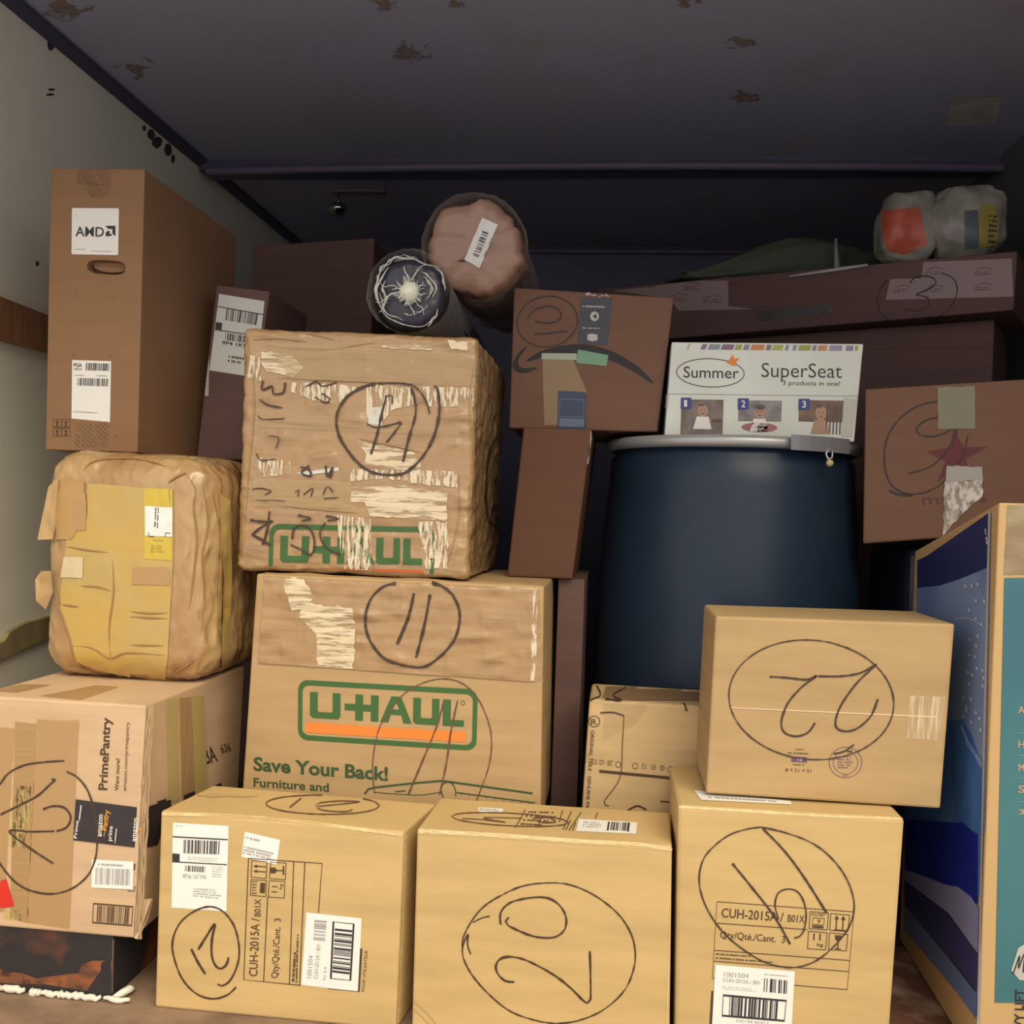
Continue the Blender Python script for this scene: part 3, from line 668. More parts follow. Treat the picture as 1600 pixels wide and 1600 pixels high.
# --- carton with grocery print (left)
qD = [(-40, 1082), (228, 1102), (209, 1466), (-40, 1440)]
r, b, P, B = carton(qD, 1.5, .42, C_PP, 'carton at far left with dark branded tape, marked 25, on the rusty step', zb=zA+.001, zt=.492)
zD = max(P[0].z, P[1].z); zDD = P; s = Surf([b], 50)
T_BR = M('brown_tape_strip', (.48, .30, .14), .3, alpha=.82, bump=[('noise', (8, 8, .6), 10, .35, .003)])
T_LT = M('faint_yellow_tape', (.62, .50, .20), .3, alpha=.7)
for q, m_, n_ in [(Z3(-60, 118, 74, 128, 20, 1100, -60, 1095), T_BR, None), (Z3(70, 132, 170, 140, 125, 1150, 45, 1128), T_TAN, None), (Z3(170, 140, 358, 160, 312, 1176, 120, 1148), T_BR, 'wide brown tape strip running down the front'),
                  (Z3(62, 534, 142, 540, 115, 820, 38, 806), T_LT, 'yellowish tape patch'), (Z3(20, 1085, 100, 1095, 95, 1140, 18, 1132), T_LT, None)]:
    patch(s, q, m_, 'brown_tape', r, .0006, 10, label=n_)
patch(s, Z3(740, 150, 795, 148, 800, 600, 752, 612), T_LT, 'side_tape', r, .0006, 8)
patch(s, Z3(848, 140, 908, 136, 924, 562, 868, 582), M('opaque_yellow_tape', (.50, .38, .15), .3), 'side_tape', r, .0016, 8)
patch(s, Z3(800, 145, 845, 141, 866, 585, 812, 600), T_BR, 'side_tape', r, .0006, 8)
patch(s, Z3(430, 88, 530, 96, 360, 154, 180, 136), T_BR, 'top_tape', r, .0006, 6)
patch(s, Z3(100, 84, 230, 86, 75, 122, -60, 112), T_BR, 'top_tape', r, .0006, 6)
t1 = patch(s, Z3(340, 596, 648, 636, 638, 815, 328, 778), T_BLK, 'branded_tape', r, .0014, 8, label='wide black printed tape strip')
ink = Ink(s, .002)
ink.text('Prime', *Z3(346, 770, 354, 692), 5, .01).text('amazon', *Z3(456, 762, 462, 664), 8, .01).text('prime', *Z3(500, 782, 506, 716), 6, .01).text('amazon', *Z3(610, 784, 618, 680), 8, .01).scribble(Z3(352, 690, 362, 612, 372, 614, 362, 692), 1, 4, .6, 22).scribble(Z3(512, 790, 520, 720, 528, 722, 520, 792), 1, 4, .6, 16)
ink.build('tape_lettering', WHITE, t1)
ink = Ink(s, .002); ink.text('Pantry', *Z3(478, 735, 492, 645), 8, .02).text('Pantry', *Z3(640, 745, 655, 645), 8, .02).stroke(Z3(466, 762, 474, 716, 468, 668), 1.3).stroke(Z3(622, 780, 632, 736, 626, 690), 1.3)
ink.build('tape_smile', AMZO, t1)
patch(s, Z3(646, 632, 760, 598, 762, 640, 700, 800, 640, 814), T_BLK, 'side_black_tape', r, .0014)
Ink(s, .0014).poly(Z3(818, 578, 874, 556, 874, 588, 820, 612)).poly(Z3(926, 548, 1068, 488, 1068, 520, 926, 570)).poly(Z3(700, 606, 740, 594, 740, 606, 700, 616)).build('side_black_tape', T_BLK, r)
ink = Ink(s)
ink.text('PrimePantry', *Z3(478, 556, 494, 232), 13, .025).text('Want more?', *Z3(530, 558, 536, 414), 6, .012).text('amazon.com/primepantry', *Z3(564, 560, 578, 252), 5.5)
ink.build('printed_lettering', INK, r)
lb = patch(s, Z3(412, 864, 598, 874, 594, 998, 410, 990), PAPER, 'barcode_label', r, .0012, label='white barcode sticker')
Ink(s, .0018).bars(Z3(430, 900, 584, 908, 580, 980, 428, 974), 24, 5).scribble(Z3(440, 880, 562, 886, 562, 896, 440, 890), 1, 4, .8, 16).build('barcode', LGRY, lb)
ink = Ink(s); ink.frame(Z3(418, 1062, 594, 1076, 588, 1160, 414, 1146), 2.6).bars(Z3(436, 1070, 580, 1080, 574, 1154, 432, 1142), 24, 9).stroke(Z3(602, 884, 600, 912), 2, False).stroke(Z3(570, 1004, 600, 1008, 602, 985), 1.5, False)
ink.build('printed_barcode', INK, r)
patch(s, Z3(30, 950, 66, 1072, 28, 1080, -10, 1080, 5, 960), M('red_tape', (.62, .03, .02), .4), 'red_tape', r, .0014)
ink = Ink(s); ink.text('2BA', *Z3(897, 446, 972, 425), 24, .012).text('636', *Z3(990, 392, 1032, 380), 13, .01); ink.build('side_lettering', INK, r)
ink = Ink(s, .0016)
ink.stroke(Z3(-40, 560, 0, 530, 40, 480, 110, 444, 200, 430, 290, 424), 3.6, wob=.3).stroke(Z3(300, 472, 350, 500, 395, 560, 425, 660, 436, 780, 425, 870, 390, 940, 320, 995, 230, 1018, 130, 1000, 60, 955, 0, 880, -50, 800), 3.4, wob=.3)
ink.stroke(Z3(5, 664, 90, 622, 170, 580, 230, 525, 250, 510, 232, 505), 4, wob=.3).stroke(Z3(195, 640, 240, 626, 290, 634, 318, 675, 300, 720, 255, 738), 4, wob=.4).stroke(Z3(245, 738, 140, 740, 45, 738, 130, 810, 240, 882), 3.6, wob=.3)
ink.build('handwritten_number', MARK, r)
# torn, opened-up corner seam
e0, e1 = P[1], P[2]; ms = []
rnd = random.Random(5)
for k in range(3):
    pts = [e0.lerp(e1, i/24)+Vector((.003+.004*k+.002*rnd.random(), -.001+.003*rnd.random(), 0)) for i in range(25)]
    ms.append(tube(pts, [.0012+.0014*rnd.random() for _ in pts], 5))
V, Fc = join(*ms); mesh('torn_edge', V, Fc, M('raw_cardboard_edge', (.42, .29, .17), .9), r)
A = Z3(640, 1045, 676, 1042, 660, 1120, 612, 1222, 596, 1214, 628, 1180)
fp = [aty(p, 1.498+(.03 if i in (0, 1, 2) else 0)) for i, p in enumerate(A)]; n = len(fp)
fq = [p+Vector((.001, .004, 0)) for p in fp]
mesh('torn_flap', fp+fq, [tuple(range(n)), tuple(range(2*n-1, n-1, -1))]+[(i, (i+1) % n, (i+1) % n+n, i+n) for i in range(n)], M('torn_cardboard', (.62, .44, .28), .8), r)

# --- wrapped bale
qE = [(66, 704), (330, 722), (322, 1078), (60, 1054)]
P = quadpts(qE, 1.68); dE = .42
P[2].z = P[3].z = zD+.003; zE = aty((150, 705), 1.72).z; P[0].z = zE; P[1].z = zE-.008
r = root_for(P, dE, 'wrapped_bale', 'bulging bale wrapped in brown and yellow tape, on the far left carton', 'parcel')
V, Fc = soft(P, dE, .055, .0050, .012, 110, 3, (1, 1, .5), 21)
b = mesh('wrapped_body', V, Fc, C_BALE, r, True); s = Surf([b], 9)
patch(s, Z2(500, 382, 640, 392, 820, 408, 985, 415, 990, 700, 975, 1000, 955, 1360, 935, 1530, 820, 1500, 700, 1470, 560, 1440, 440, 1395, 400, 1290, 350, 1100, 350, 980, 370, 800, 385, 660, 470, 640, 500, 560), T_YEL, 'yellow_tape', r, .0022, label='broad field of yellow tape on the front')
patch(s, Z2(822, 410, 985, 415, 980, 820, 825, 812), T_YEL2, 'bright_tape', r, .0034, 12)
patch(s, Z2(1240, 440, 1300, 480, 1310, 900, 1290, 1400, 1250, 1440, 1262, 900), T_YEL, 'side_tape', r, .003, 16)
patch(s, Z2(288, 360, 480, 372, 500, 560, 412, 700, 212, 704), M('tan_tape_patch', (.46, .28, .11), .25, bump=[('noise', (1, 1, 2), 12, .4, .004)]), 'brown_tape', r, .0036, rough=1.5, seed=2)
FPR = M('faded_print', (.44, .27, .12), .4)
for q in (Z2(415, 480, 498, 480, 492, 650, 415, 650), Z2(760, 862, 968, 862, 970, 960, 752, 955)): Ink(s, .0038).poly(q).build('faded_brown_patch', FPR, r)
patch(s, Z2(370, 800, 480, 800, 475, 920, 350, 915), M('pale_tape', (.62, .50, .32), .3), 'pale_tape', r, .004)
lb = patch(s, Z2(829, 512, 986, 520, 985, 686, 830, 680), PAPER, 'white_label', r, .0045)
Ink(s, .0052).scribble(Z2(910, 522, 905, 665, 878, 665, 880, 520), 2, 5, .5, 16).stroke(Z2(850, 660, 852, 684, 880, 686), 1.2, False).stroke(Z2(945, 686, 946, 664, 975, 666), 1.2, False).build('small_print', LBLK, lb)
ink = Ink(s, .0045); ink.scribble(Z2(865, 730, 940, 735, 938, 780, 862, 778), 3, 6, .5, 7).stroke(Z2(870, 705, 935, 708), 1.2).stroke(Z2(965, 400, 970, 490), 2).build('tape_print', M('olive_print', (.42, .32, .05), .6), r)
FOLD = M('tape_fold', (.33, .19, .07), .3)
ms = []
def ridge(surf, pts, rad, off=.002):
    out = []
    for p in spline(pts, 5):
        h = surf.at(p, off)
        if h is not None: out.append(h)
    n = len(out); return tube(out, [rad*math.sin(math.pi*(i+.6)/(n+.2)) for i in range(n)], 6)
for pts in (Z2(410, 1305, 520, 1315, 600, 1360, 640, 1372, 720, 1345, 840, 1350, 960, 1360), Z2(455, 965, 560, 972, 640, 995), Z2(360, 1072, 450, 1082), Z2(740, 1110, 850, 1120, 960, 1118), Z2(740, 1140, 860, 1145, 960, 1152), Z2(740, 1300, 940, 1304), Z2(470, 320, 520, 268, 640, 245, 800, 250, 950, 290), Z2(960, 380, 1000, 350, 1060, 325),
            Z2(310, 960, 350, 1100, 400, 1260, 440, 1400, 540, 1460, 740, 1510, 930, 1545), Z2(380, 740, 480, 760, 620, 775), Z2(1060, 330, 1110, 420, 1100, 520, 1120, 700, 1100, 900, 1075, 1100), Z2(1150, 380, 1180, 600, 1150, 800, 1160, 1000, 1140, 1250), Z2(1200, 400, 1250, 700, 1240, 1000, 1230, 1300), Z2(960, 1480, 1050, 1420, 1110, 1380), Z2(640, 800, 650, 1000, 625, 1200, 630, 1370)):
    ms.append(ridge(s, pts, .0022))
V, Fc = join(*ms); mesh('tape_folds', V, Fc, FOLD, r, True)
# loose flaps of tape at the left
for pts in (Z2(212, 704, 250, 520, 275, 400, 330, 350, 330, 560, 300, 700), Z2(200, 930, 235, 880, 290, 880, 300, 1000, 260, 1100, 205, 1050)):
    cc = [aty(p, 1.672+.004*math.sin(i*2)) for i, p in enumerate(pts)]; n = len(cc); c2 = [p+Vector((0, .0012, 0)) for p in cc]
    mesh('loose_tape', cc+c2, [tuple(range(n)), tuple(range(2*n-1, n-1, -1))]+[(i, (i+1) % n, (i+1) % n+n, i+n) for i in range(n)], C_BALE, r)

# --- tall computer case carton
zE2 = zE+.004
qF = Z1(288, 152, 822, 160, 780, 1763, 258, 1727)
r, b, P, B = carton(qF, 1.80, .46, C_AMD, 'tall narrow orange-brown carton with hand hole, standing on the taped bale', zb=zE2, bev=.0025)
# hand hole: a real recessed slot, cut as its own dark-lipped pocket
cc = Z1(494, 672, 716, 682, 712, 766, 494, 752); H = homog(cc)
hole = []
for i in range(28):
    a = 2*math.pi*i/28; x, y = math.cos(a), math.sin(a); sx = .5+.5*math.copysign(abs(x)**.55, x); sy = .5+.5*math.copysign(abs(y)**.8, y); hole.append(aty(H(sx, sy), 1.80))
cut = hole; n = len(cut)
bmh = bmesh.new(); f1 = [bmh.verts.new(p-Vector((0, .02, 0))) for p in cut]; f2 = [bmh.verts.new(p+Vector((0, .03, 0))) for p in cut]
bmh.faces.new(f1); bmh.faces.new(f2[::-1])
for i in range(n): bmh.faces.new((f1[i], f1[(i+1) % n], f2[(i+1) % n], f2[i]))
bmesh.ops.recalc_face_normals(bmh, faces=bmh.faces)
V, Fc = bm_out(bmh); cutter = mesh('cutter', V, Fc, None)
md = b.modifiers.new('hole', 'BOOLEAN'); md.operation = 'DIFFERENCE'; md.object = cutter; md.solver = 'EXACT'
cutter.location = -ORG[b]
cutter.location = (0, 0, 0)
bpy.context.view_layer.update()
dg = bpy.context.evaluated_depsgraph_get(); nm = bpy.data.meshes.new_from_object(b.evaluated_get(dg)); b.modifiers.clear(); b.data = nm
bpy.data.objects.remove(cutter)
s = Surf([b])
fl = [aty(p, 1.80).lerp(aty(p, 1.80), 0)+Vector((0, .016, 0)) for p in Z1(500, 676, 712, 684, 708, 706, 694, 724, 660, 735, 600, 738, 545, 728, 512, 712)]
f2 = [p+Vector((0, .003, 0)) for p in fl]; n = len(fl)
mesh('hand_hole_flap', fl+f2, [tuple(range(n)), tuple(range(2*n-1, n-1, -1))]+[(i, (i+1) % n, (i+1) % n+n, i+n) for i in range(n)], C_AMD, r)
H = homog(Z1(410, 382, 677, 384, 672, 650, 407, 645)); rr = .035
pts = [H(x+rr*math.cos(a)*sx_, y+rr*math.sin(a)) for (x, y, a0, sx_) in [(1-rr, rr, -90, 1), (1-rr, 1-rr, 0, 1), (rr, 1-rr, 90, 1), (rr, rr, 180, 1)] for a in [math.radians(a0+t) for t in (0, 30, 60, 90)]]
lb = Ink(s, .0006).poly(pts).build('square_label', PAPER, r, label='square white logo label')
ink = Ink(s, .0012); ink.text('AMD', *Z1(430, 542, 592, 545), 14.5, .010)
ink.poly(Z1(600, 484, 657, 484, 657, 543, 640, 528, 640, 502, 616, 501)).poly(Z1(614, 512, 624, 512, 624, 530, 640, 531, 631, 541, 602, 543, 602, 524))
ink.build('logo_print', LBLK, lb)
ink = Ink(s, .0012); ink.scribble(Z1(428, 614, 490, 615, 490, 622, 428, 621), 1, 4, .6, 14).scribble(Z1(522, 624, 662, 627, 662, 634, 522, 631), 1, 5, .6, 26); ink.build('small_print', LGRY, lb)
lb = patch(s, Z1(411, 1246, 632, 1252, 626, 1580, 626, 1598, 407, 1578), PAPER, 'address_label', r, .0006, label='tall white label with two barcodes')
lb2 = None
ink = Ink(s, .0012); ink.bars(Z1(490, 1262, 622, 1266, 620, 1308, 488, 1304), 20, 3).bars(Z1(442, 1348, 618, 1352, 616, 1396, 440, 1390), 26, 4).text('PGA', *Z1(420, 1284, 466, 1286), 5.5, .02).text('LINUX', *Z1(422, 1302, 466, 1304), 3, .01)
ink.build('barcode', LBLK, lb)
ink = Ink(s, .0012); ink.scribble(Z1(425, 1328, 484, 1330, 484, 1338, 425, 1336), 1, 4, .7, 9).scribble(Z1(550, 1330, 616, 1332, 616, 1342, 550, 1340), 1, 4, .7, 9).scribble(Z1(415, 1535, 566, 1542, 566, 1552, 415, 1544), 1, 4, .6, 24); ink.build('small_print', LGRY, lb)
# printed diagonal tape stripes, top and bottom
HATCH = M('hatched_tape_print', (.17, .095, .05), .6)
def hatch(s, q, n, name, parent, mat, w=2.2, sl=.9):
    H = homog(q); ink = Ink(s, .0009)
    for i in range(n):
        x0 = -sl+(1+sl)*i/n; a = max(0, -x0/sl); bb = min(1, (1-x0)/sl)
        if bb <= a: continue
        p, q_ = H(x0+sl*a, a), H(x0+sl*bb, bb); m = 9
        for k in range(m):
            if (k*7+i*5) % 9 == 0: continue
            t0, t1 = k/m, (k+.8)/m; ink.stroke([(p[0]+(q_[0]-p[0])*t0, p[1]+(q_[1]-p[1])*t0), (p[0]+(q_[0]-p[0])*t1, p[1]+(q_[1]-p[1])*t1)], w, False)
    return ink.build(name, mat, parent)
hatch(s, Z1(445, 165, 640, 160, 628, 270, 440, 250), 12, 'tape_stripes', r, HATCH, 1.8)
hatch(s, Z1(470, 235, 640, 240, 612, 325, 520, 322), 9, 'tape_stripes', r, HATCH, 1.4)
hatch(s, Z2(440, 40, 622, 40, 612, 182, 424, 176), 12, 'tape_stripes', r, HATCH, 1.8)
ink = Ink(s)
for dx in (0, 50):
    for dy in (0, 50):
        ink.frame(Z2(304+dx, 18+dy, 348+dx, 20+dy, 347+dx, 66+dy, 303+dx, 64+dy), .9)
        ink.poly(Z2(325+dx, 24+dy, 336+dx, 40+dy, 315+dx, 40+dy)).stroke(Z2(325+dx, 38+dy, 325+dx, 56+dy), 2, False).stroke(Z2(315+dx, 58+dy, 336+dx, 59+dy), 1, False)
ink.build('handling_symbols', INK, r)
ink = Ink(s)
for p in ((428, 880), (638, 895), (418, 1215), (628, 1222), (660, 1680)): ink.poly(Z1(p[0]-9, p[1]-3, p[0]+8, p[1]-5, p[0]+4, p[1]+8))
ink.build('punch_marks', HATCH, r)
tag_amd = r

# --- narrow carton with address label behind it
qk = [(338, 445), (421, 455), (385, 745), (306, 738)]
r, b, P, B = carton(qk, 2.03, .26, C_DK, 'narrow dark carton with big address label, behind the tall carton', zb=zE2+.002, bev=.003)
s = Surf([b])
lb = patch(s, Z1(1246, 870, 1504, 912, 1455, 1345, 1190, 1304), PAPER_D, 'shipping_label', r, .001, label='tall grey-white shipping label with barcodes')
ink = Ink(s, .0016); ink.stroke(Z1(1238, 942, 1498, 988), 1.4, False).stroke(Z1(1222, 1074, 1450, 1106), 1.4, False).poly(Z1(1228, 1030, 1264, 1036, 1260, 1076, 1224, 1070))
ink.bars(Z1(1290, 955, 1468, 985, 1456, 1048, 1282, 1020), 20, 5).bars(Z1(1284, 1092, 1420, 1112, 1415, 1150, 1280, 1132), 15, 6)
ink.text('9P4 1K9', *Z1(1262, 1156, 1400, 1176), 5.5, .02).scribble(Z1(1300, 1216, 1400, 1230, 1395, 1280, 1295, 1264), 2, 4, .5, 10); ink.build('barcode', LBLK, lb)
FT = M('clear_strip', (.42, .30, .22), .2, alpha=.5)
patch(s, Z1(1172, 1200, 1190, 1200, 1186, 1450, 1162, 1450), M('pale_torn_tape', (.5, .42, .38), .4), 'side_tape', r, .001)

# --- lower moving carton (11)
z12 = .33
r, b, P, B = carton([(401, 893), (850, 920), (840, 1420), (372, 1396)], 1.745, .44, C_UH, 'wide moving carton with green framed lettering, marked 11, second in the centre stack', zb=.26, zt=.697)
I_r = r; zI = max(P[0].z, P[1].z); s = Surf([b], 60)
tp = patch(s, Z5(108, 72, 1372, 128, 1392, 560, 75, 470), C_WR, 'tape_band', r, .0012, 24, label='broad band of wrinkled clear tape over the upper part', crumple=.003, seed=4)
st_ = Surf([tp], 14)
patch(st_, Z5(236, 92, 330, 100, 375, 180, 330, 230, 275, 240, 240, 130), T_GLAREH, 'glare_pocket', tp, .0012, rough=3)
patch(st_, Z5(320, 205, 545, 230, 560, 300, 548, 520, 390, 515, 385, 350, 310, 270), T_GLAREH, 'glare_pocket', tp, .0012, rough=3, seed=3)
patch(st_, Z5(1352, 150, 1372, 152, 1362, 555, 1340, 552), T_GLARE, 'torn_tape_edge_with_glare', tp, .0012, rough=2, seed=5)
def uhaul(surf, q, parent, off=.0009, clip=None, tmax=1.0, orange=ORNG, reg=True):
    H = homog(q); ink = Ink(surf, off)
    def Pg(*a): ink.poly([H(a[i], a[i+1]) for i in range(0, len(a), 2)])
    def rring(x0, y0, x1, y1, rx, ry): return [H(cx+rx*math.cos(t), cy+ry*math.sin(t)) for cx, cy, a0 in ((x1-rx, y0+ry, -90), (x1-rx, y1-ry, 0), (x0+rx, y1-ry, 90), (x0+rx, y0+ry, 180)) for t in [math.radians(a0+k*18) for k in range(6)]]
    o, i_ = rring(0, 0, 1, 1, .055, .17), rring(.025, .085, .975, .915, .038, .11); n = len(o); k = len(ink.V)
    ink.V += o+i_; ink.F += [[k+j, k+(j+1) % n, k+n+(j+1) % n, k+n+j] for j in range(n)]
    T, Bm = .19, .62
    Pg(.068, T, .112, T, .112, .50, .118, .515, .19, .515, .197, .50, .197, T, .241, T, .241, .575, .228, Bm, .085, Bm, .068, .575)
    Pg(.265, .35, .325, .35, .325, .46, .265, .46)
    Pg(.325, T, .368, T, .368, .35, .412, .35, .412, T, .455, T, .455, Bm, .412, Bm, .412, .46, .368, .46, .368, Bm, .325, Bm)
    Pg(.465, Bm, .525, T, .58, T, .552, .30, .535, .40, .567, .40, .552, .30, .58, T, .64, Bm, .592, Bm, .58, .50, .524, .50, .512, Bm) if 0 else None
    Pg(.465, Bm, .526, T, .553, T, .553, .28, .535, .40, .553, .40, .553, .49, .524, .49, .511, Bm)
    Pg(.553, T, .580, T, .641, Bm, .595, Bm, .582, .49, .553, .49, .553, .40, .571, .40, .553, .28)
    Pg(.648, T, .690, T, .690, .50, .697, .515, .745, .515, .752, .50, .752, T, .792, T, .792, .575, .78, Bm, .663, Bm, .648, .575)
    Pg(.812, T, .855, T, .855, .515, .928, .515, .928, Bm, .812, Bm)
    if reg: ink.stroke([H(.92+.011*math.cos(a), .23+.035*math.sin(a)) for a in [t*math.pi/5 for t in range(10)]], 1, False, True)
    ink.build('green_lettering', GREEN, parent, clip=clip)
    ink = Ink(surf, off); ink.poly([H(.045, .70), H(.94, .70), H(.94, .87), H(.045, .87)]); ink.build('orange_stripe', orange, parent, clip=clip)
uhaul(s, Z5(303, 548, 1105, 592, 1098, 866, 302, 816), r)
ink = Ink(s); ink.text('Save Your Back!', *Z5(104, 952, 704, 998), 20, .03, up=(0, -20)).text('Furniture and', *Z5(104, 1024, 440, 1048), 13, .02, up=(0, -13))
ink.stroke(Z5(600, 1058, 615, 1038, 640, 1030, 800, 1012, 940, 1000, 970, 1003, 1350, 1056), 3.2, False).stroke(Z5(640, 1050, 760, 1060, 860, 1062, 935, 1050), 1.6).stroke(Z5(950, 1075, 940, 1030, 960, 1008, 985, 1008, 1005, 1040, 1005, 1070), 2.2).stroke(Z5(1010, 1052, 1360, 1098), 2, False)
for k in range(9): ink.stroke(Z5(1030+k*38, 1056+k*5, 1030+k*38, 1064+k*5), 1, False)
ink.stroke(Z5(735, 1048, 782, 1044), 2, False)
ink.build('green_slogan', M('dark_green_print', (.04, .085, .03), .6), r)
ink = Ink(st_, .0022)
ink.stroke(Z5(740, 120, 690, 130, 640, 170, 608, 240, 606, 320, 640, 400, 710, 465, 850, 492, 930, 450, 1000, 370, 1025, 270, 1005, 190, 960, 140, 900, 118), 5, wob=.3)
ink.stroke(Z5(820, 162, 795, 270, 745, 390), 5.5, wob=.3).stroke(Z5(892, 168, 868, 300, 830, 450), 5.5, wob=.3)
ink.build('handwritten_number', MARK, r)
ink = Ink(s, .0014)
ink.stroke(Z5(645, 1055, 635, 930, 660, 780, 710, 690, 790, 600, 900, 550, 1000, 550, 1080, 600, 1135, 690, 1165, 800, 1155, 930, 1100, 1085), 2.2, wob=.5)
ink.stroke(Z5(955, 640, 920, 760, 850, 930, 795, 1060), 3.4, wob=.4).stroke(Z5(1015, 640, 985, 780, 965, 920, 935, 1060), 3.4, wob=.4)
ink.build('faint_handwriting', MARKR, r)
# a low plain carton bears it
x0, x1 = -.70, -.14
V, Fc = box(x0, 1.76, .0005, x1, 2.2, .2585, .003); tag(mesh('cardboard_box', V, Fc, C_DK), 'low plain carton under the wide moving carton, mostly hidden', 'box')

# --- upper wrapped moving carton (14)
qG = Z4(74, 112, 1345, 165, 1290, 1450, 38, 1395)
P = quadpts(qG, 1.765); dG = .43; P[2].z = P[3].z = zI+.0055
r = root_for(P, dG, 'taped_moving_box', 'moving carton shrouded in crinkled tape, marked 14, topmost of the centre stack', 'box')
V, Fc = soft(P, dG, .012, .0030, .003, 100, 11, (.6, 1, 1.4), 26)
b = mesh('carton_body', V, Fc, C_WR, r, True); s = Surf([b], 10); G_s = s; zG = max(P[0].z, P[1].z)
clipb = [((370, 889), (-.035, 1))]
uhaul(s, Z4(215, 1176, 1110, 1196, 1104, 1530, 205, 1512), r, .0016, clip=[((376, 881.5), (-.05, 1))], orange=REDO, reg=False)
for q, m_, sd, rg in [(Z4(170, 240, 330, 255, 400, 330, 345, 380, 200, 350, 165, 300), T_GLAREH, 1, 4), (Z4(320, 410, 600, 420, 700, 440, 600, 520, 480, 515, 330, 460), T_GLARE, 2, 4), (Z4(740, 430, 860, 425, 980, 440, 1020, 520, 880, 560, 832, 620, 740, 600), T_GLARE, 3, 3), (Z4(1040, 430, 1320, 440, 1320, 540, 1080, 540), T_GLARE, 4, 3),
                     (Z4(750, 540, 830, 545, 825, 645, 750, 650), PAPER_D, 5, 2), (Z4(140, 815, 330, 840, 330, 910, 160, 920), T_GLARE, 6, 3), (Z4(680, 715, 760, 740, 1000, 790, 1040, 870, 980, 890, 720, 870, 740, 800), T_GLAREH, 7, 3), (Z4(660, 880, 1225, 890, 1240, 980, 1030, 960, 860, 930, 650, 945), T_GLARE, 8, 3),
                     (Z4(660, 980, 900, 965, 1180, 1010, 1175, 1160, 760, 1135, 730, 1060, 650, 1060), T_GLAREH, 9, 3), (Z4(580, 1130, 765, 1150, 765, 1430, 610, 1420), T_GLARE, 10, 2), (Z4(1020, 1165, 1180, 1165, 1180, 1420, 1060, 1420), T_GLARE, 11, 4), (Z4(360, 900, 590, 870, 590, 890, 400, 915), PAPER_D, 12, 1),
                     (Z4(820, 205, 1100, 210, 1090, 235, 830, 222), T_GLAREH, 13, 2), (Z4(1180, 180, 1290, 190, 1290, 235, 1200, 230), T_GLAREH, 14, 3), (Z4(110, 260, 160, 270, 170, 400, 90, 380), T_GLARE, 15, 3)]:
    patch(s, q, m_, 'glare_pocket', r, .002, rough=rg*.6, seed=sd)  # bright glare on the wrap, put into the colour as pale patches
patch(s, Z4(200, 198, 1330, 255, 1325, 432, 330, 392), T_CLR, 'tape_strip', r, .0026, 20, crumple=.0015, seed=1, label='clear tape strip across the top')
patch(s, Z4(140, 600, 1240, 660, 1240, 700, 140, 650), T_CLR, 'tape_strip', r, .0022, 20, crumple=.001, seed=2)
patch(s, Z4(130, 930, 660, 950, 660, 1090, 130, 1080), T_CLR, 'tape_strip', r, .0022, 14, crumple=.001, seed=3)
ink = Ink(s, .0036)
ink.stroke(Z4(790, 415, 700, 445, 625, 500, 580, 590, 590, 690, 640, 780, 705, 855, 780, 900, 880, 912, 960, 895, 1040, 820, 1100, 720, 1130, 620, 1138, 520, 1125, 440, 1110, 430), 5, wob=.4)
ink.stroke(Z4(800, 415, 900, 412, 1000, 430, 1060, 500, 1085, 580), 3, wob=.5).stroke(Z4(850, 480, 830, 560, 800, 690, 765, 800), 4.5, wob=.5).stroke(Z4(745, 635, 800, 655, 880, 640, 930, 630, 850, 735), 3.5, wob=.5).stroke(Z4(985, 440, 1010, 560, 970, 720, 940, 840), 4.5, wob=.5)
ink.stroke(Z4(840, 490, 880, 480, 880, 530), 2.5, wob=.5)
for pts, wd in [((180, 400, 175, 450, 230, 430, 235, 470, 290, 465, 300, 410), 3.5), ((160, 500, 200, 530, 285, 548), 3), ((155, 590, 180, 610, 295, 605), 2.4), ((210, 700, 265, 710, 250, 770), 2), ((145, 795, 165, 830, 245, 828), 2.5), ((410, 435, 470, 405, 500, 430, 580, 412), 3), ((460, 490, 520, 520, 545, 500, 500, 470), 2.6),
                 ((110, 1155, 160, 1165, 235, 1165), 4.5), ((120, 1235, 165, 1200, 225, 1160), 4.5), ((120, 1235, 170, 1260, 220, 1295), 4.5), ((215, 1110, 205, 1200, 180, 1290), 4.5), ((125, 990, 170, 985, 225, 1000, 190, 1020), 3), ((385, 870, 430, 880, 440, 920, 390, 900, 430, 860), 4), ((520, 860, 530, 920, 560, 870, 545, 930), 4),
                 ((355, 1010, 375, 990, 370, 1030), 2.5), ((400, 1020, 450, 985, 440, 1030), 2.5), ((505, 1020, 530, 975, 560, 1005), 2.5), ((510, 1040, 590, 1035), 2.5), ((370, 1130, 440, 1150, 390, 1160), 3.5), ((520, 1135, 590, 1150, 530, 1160), 3.5), ((140, 1048, 300, 1052), 1.5)]:
    ink.stroke(Z4(*pts), wd, wob=.4)
ink.stroke(Z4(340, 1260, 350, 1200, 400, 1185, 445, 1220, 460, 1290, 440, 1345, 390, 1320, 330, 1290), 3.5, wob=.3).stroke(Z4(520, 1170, 490, 1220, 510, 1290, 560, 1330, 600, 1340), 3, wob=.3)
ink.build('handwriting', MARK, r)
ink = Ink(s, .003); ink.stroke(Z4(1385, 1000, 1395, 850, 1420, 740, 1470, 700, 1505, 760, 1510, 900, 1490, 1080, 1450, 1180, 1400, 1150, 1385, 1050, 1385, 1000), 2.6, wob=.4).stroke(Z4(1430, 820, 1480, 900, 1430, 940, 1480, 1040, 1420, 1100), 2.4, wob=.4).stroke(Z4(1400, 1160, 1450, 1205), 2)
ink.build('side_handwriting', MARK, r)
